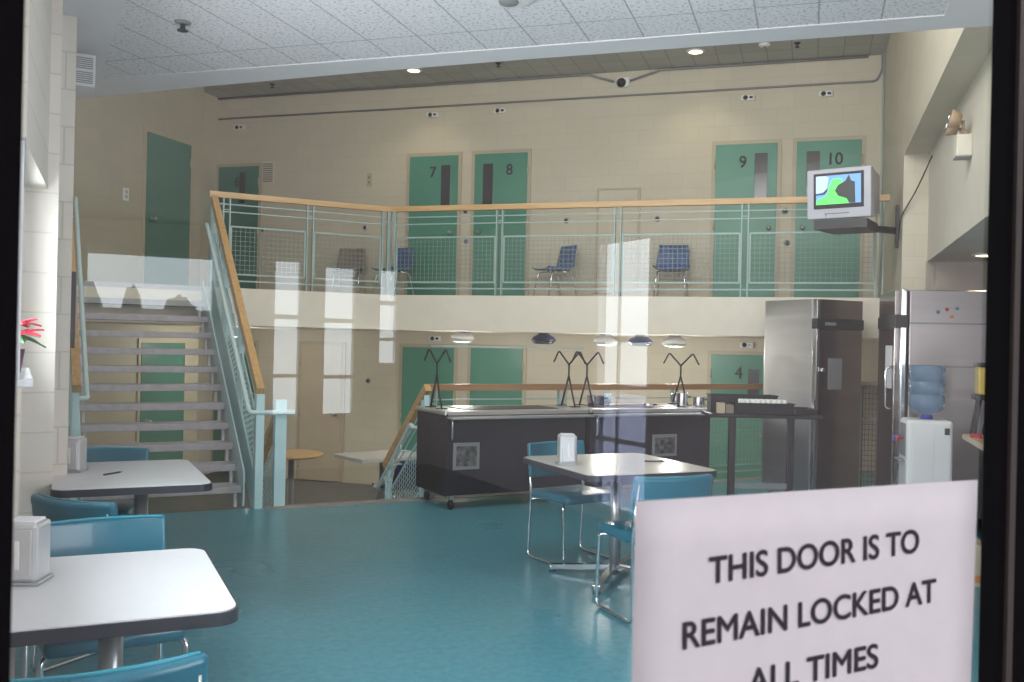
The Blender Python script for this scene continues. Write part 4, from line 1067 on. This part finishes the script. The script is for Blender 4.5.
# ================================================================== corridor behind the viewer (seen only as reflections)
struct(MB().box((-1.2, -9.9, -.2), (4.5, .40, 0)), 'floor_corridor', 'corrfloor', 'grey corridor floor on the viewer side of the glass', 'floor')
struct(MB().box((-1.2, -9.9, 2.7), (4.5, .40, 2.8)), 'ceiling_corridor', 'border', 'white corridor ceiling on the viewer side of the glass', 'ceiling')
struct(MB().box((-1.3, -9.9, 0), (-1.2, .40, .85)).box((-1.3, -9.9, 2.45), (-1.2, .40, 2.8)).box((-1.3, -9.9, .85), (-1.2, -8.6, 2.45)).box((-1.3, -2.6, .85), (-1.2, .4, 2.45)), 'wall_corridor_left', 'corr', 'corridor wall left of the viewer with a long opening added to light the corridor', 'wall')
def holed(mb, axis, fixed, a0, a1, z0, z1, holes):
    """wall in plane axis=fixed..fixed+.1 with rectangular holes (a,b,c,d)"""
    holes = sorted(holes); x = a0
    def bx(p, q, r, s):
        if q - p < 1e-4 or s - r < 1e-4: return
        if axis == 'y': mb.box((p, fixed[0], r), (q, fixed[1], s))
        else: mb.box((fixed[0], p, r), (fixed[1], q, s))
    for h0, h1, c0, c1 in holes:
        bx(x, h0, z0, z1); bx(h0, h1, z0, c0); bx(h0, h1, c1, z1); x = h1
    bx(x, a1, z0, z1); return mb
bw = [(.60, 1.92, 1.75, 2.37), (2.54, 2.88, .60, 2.40), (3.12, 3.53, .60, 2.36), (3.79, 4.05, 1.2, 2.36)]
struct(holed(MB(), 'y', (-10.0, -9.9), -1.2, 4.6, 0, 2.8, bw), 'wall_corridor_end', 'corr', 'far corridor end wall with tall windows, seen reflected', 'wall')
rw = [(-6.20, -5.40, 1.10, 2.40), (-4.6, -1.0, .9, 2.3)]
rw = [(-6.20, -5.40, .10, 2.40)]
struct(holed(MB(), 'x', (4.5, 4.6), -9.9, .40, 0, 2.8, rw), 'wall_corridor_right', 'corr', 'corridor wall right of the viewer with one tall window', 'wall')
def cwin(n, axis, h, label):
    a, b, z0, z1 = h
    o = thing('window_%d' % n, label, 'window', (a, -9.95, z0) if axis == 'y' else (4.55, a, z0), 0, kind='structure')
    L = b - a; H_ = z1 - z0; e = .03
    def bx(m, p, q, r, s): return m.box((p, -.03, r), (q, .05, s)) if axis == 'y' else m.box((-.05, p, r), (-.03, q, s))
    m = MB(); bx(m, 0, e, 0, H_); bx(m, L - e, L, 0, H_); bx(m, e, L - e, 0, e); bx(m, e, L - e, H_ - e, H_)
    if H_ > 1: bx(m, e, L - e, H_ * .62, H_ * .62 + .05); bx(m, e, L - e, H_ * .25, H_ * .25 + .04)
    if axis == 'x': bx(m, L * .42, L * .42 + .025, e, H_ - e)
    m.build('window_frame', 'winframe', o)
    if axis == 'x': MB().box((-.02, e, e), (-.015, L - e, 1.0)).build('lower_pane', 'bluish', o); MB().box((-.10, -.12, 1.0), (-.02, L + .12, 1.07)).build('window_sill', 'winframe', o)
    m = MB(); (m.box((e, 0, e), (L - e, .006, H_ - e)) if axis == 'y' else m.box((-.006, e, e), (0, L - e, H_ - e))); m.build('pane', 'guardglass', o)
for i, (h, lb) in enumerate(zip(bw, ('short high window at the left of the corridor end wall', 'tall narrow window, first of the reflected pair', 'tall narrow window, second of the reflected pair', 'narrow window nearest the corner of the corridor end wall'))): cwin(3 + i, 'y', h, lb)
cwin(7, 'x', rw[0], 'large reflected window with a mullion, seen over the middle of the view')

for i, (x, r_, h_) in enumerate(((.68, .23, 2.10), (1.12, .18, 2.05), (1.62, .27, 2.03))):
    t = bmesh.new(); bmesh.ops.create_icosphere(t, subdivisions=4, radius=1)
    for v in t.verts:
        k = 1 + .05 * sin(v.co.x * 9 + i) * sin(v.co.y * 8) + .04 * sin(v.co.z * 13 + 2 * i)
        v.co = Vector((v.co.x * r_ * k, v.co.y * .24 * k, h_ / 2 + v.co.z * h_ / 2 * k))
    m = MB(); m.add(t, smooth=True); o = m.build('clipped_shrub', 'leaf', None, (x, -10.45, -.05)); o.rotation_euler = (0, 0, 0)
    tag(o, ('dark clipped shrub outside the short corridor window, leftmost', 'dark clipped shrub outside the short corridor window, middle one', 'widest dark clipped shrub outside the short corridor window')[i], 'shrub', 'shrubs outside the corridor window')
# unseen corridor ceiling panels, added to light the paper notice
for i, (x, y) in enumerate(((.5, -.9), (1.9, -.85))):
    o = thing('added_panel_lamp', ('square ceiling panel lamp added above the viewer to light the notice', 'square ceiling panel lamp added right of the viewer to light the notice')[i], 'lamp', (x, y, 2.70), 0, 'corridor ceiling lamps added to light the notice')
    MB().box((-.62, -.32, -.03), (.62, .32, 0), .004).build('frame', 'winframe', o)
    MB().box((-.58, -.28, -.035), (.58, .28, -.028)).build('diffuser', 'border', o)

# ================================================================== light
def area(name, loc, size, target, L, col=(1, 1, 1)):
    l = bpy.data.lights.new(name, 'AREA'); l.shape = 'RECTANGLE'; l.size, l.size_y = size
    l.energy = L * pi * size[0] * size[1]; l.color = col
    o = bpy.data.objects.new(name, l); COL.objects.link(o); o.location = loc
    d = (Vector(target) - Vector(loc)).normalized(); o.rotation_euler = d.to_track_quat('-Z', 'Y').to_euler(); return o
DAY = (.95, .97, 1.0)
area('daylight_left_windows', (-.34, 3.05, 1.78), (4.2, .95), (2, 3.05, 1.70), 12.5, DAY)
area('front_fill', (2.8, .50, 1.75), (2.9, 1.6), (2.8, 5, 2.3), 4.5, DAY)  # fill added to brighten the low ceiling, set at an invented opening
cl = W(-1.6, 5.2, 4.35)
area('assumed_clerestory_fill', cl, (5.2, 1.25), cl + Vector((1, 1, 0)), 7.5, (1, .985, .95))  # unseen clerestory is assumed, added to light the cell wall
for (v, c) in LAMPS:
    l = bpy.data.lights.new('recessed_lamp_glow', 'SPOT'); l.energy = 16; l.spot_size = R(120); l.spot_blend = .6; l.color = (1, .83, .58); l.shadow_soft_size = .08
    o = bpy.data.objects.new('recessed_lamp_glow', l); COL.objects.link(o); o.location = W(v, c, CZ - .03)
l = bpy.data.lights.new('kitchen_lamp_glow', 'SPOT'); l.energy = 18; l.spot_size = R(140); l.spot_blend = .6; l.color = (1, .85, .65); l.shadow_soft_size = .08
o = bpy.data.objects.new('kitchen_lamp_glow', l); COL.objects.link(o); o.location = W(1.42, 9.0, 2.32)
for v in (-7.4, -4.15, -2.33, -1.52):  # first position serves the extra dome added under the landing
    l = bpy.data.lights.new('dome_glow', 'POINT'); l.energy = 17; l.color = (1, .95, .86); l.shadow_soft_size = .1
    o = bpy.data.objects.new('dome_glow', l); COL.objects.link(o); o.location = W(v, 11.1, 1.40)
for i, (x, y) in enumerate(((.5, -.9), (1.9, -.85))):
    area('notice_fill_lamp', (x, y, 2.66), (1.16, .56), (x, y, 0), 4.4, (1, .95, .98))  # unseen lamps added to brighten the paper notice
area('daylight_corridor_end', (2.3, -11.0, 1.5), (5.4, 2.9), (2.3, 0, 1.5), 4.2, (.90, .92, 1))
area('daylight_corridor_side', (4.95, -5.8, 1.3), (2.0, 2.8), (0, -5.8, 1.3), 4.6, (.90, .91, 1))
area('haze_fill_corridor_left', (-1.55, -5.6, 1.65), (6.0, 1.6), (4, -5.6, 1.4), 4.8, (1, .97, .99))  # added unseen fill, brightens the corridor for the haze on the glass

wd = bpy.data.worlds.new('sky'); SC.world = wd; wd.use_nodes = True
wd.node_tree.nodes['Background'].inputs[0].default_value = (.75, .85, 1, 1)
wd.node_tree.nodes['Background'].inputs[1].default_value = .35

# ================================================================== camera
cam = bpy.data.cameras.new('camera'); co = bpy.data.objects.new('camera', cam); COL.objects.link(co)
cam.sensor_width = 36; cam.lens = 950 / 1024 * 36; cam.shift_y = 2 / 1024; cam.clip_start = .02; cam.clip_end = 60
YAW = R(27.5); ROLL = .022
co.matrix_world = Matrix.Translation((0, 0, 1.5)) @ Matrix.Rotation(-YAW, 4, 'Z') @ Matrix.Rotation(pi / 2, 4, 'X') @ Matrix.Rotation(ROLL, 4, 'Z')
cam.dof.use_dof = True; cam.dof.focus_distance = 7.0; cam.dof.aperture_fstop = 19
SC.camera = co
vs = SC.view_settings; vs.view_transform = 'Standard'; vs.look = 'None'; vs.exposure = 0.5; vs.gamma = 1; vs.use_curve_mapping = False
SC.cycles.use_denoising = True
SC.cycles.max_bounces = 10; SC.cycles.transparent_max_bounces = 16; SC.cycles.caustics_reflective = False
SC.cycles.sample_clamp_indirect = 6
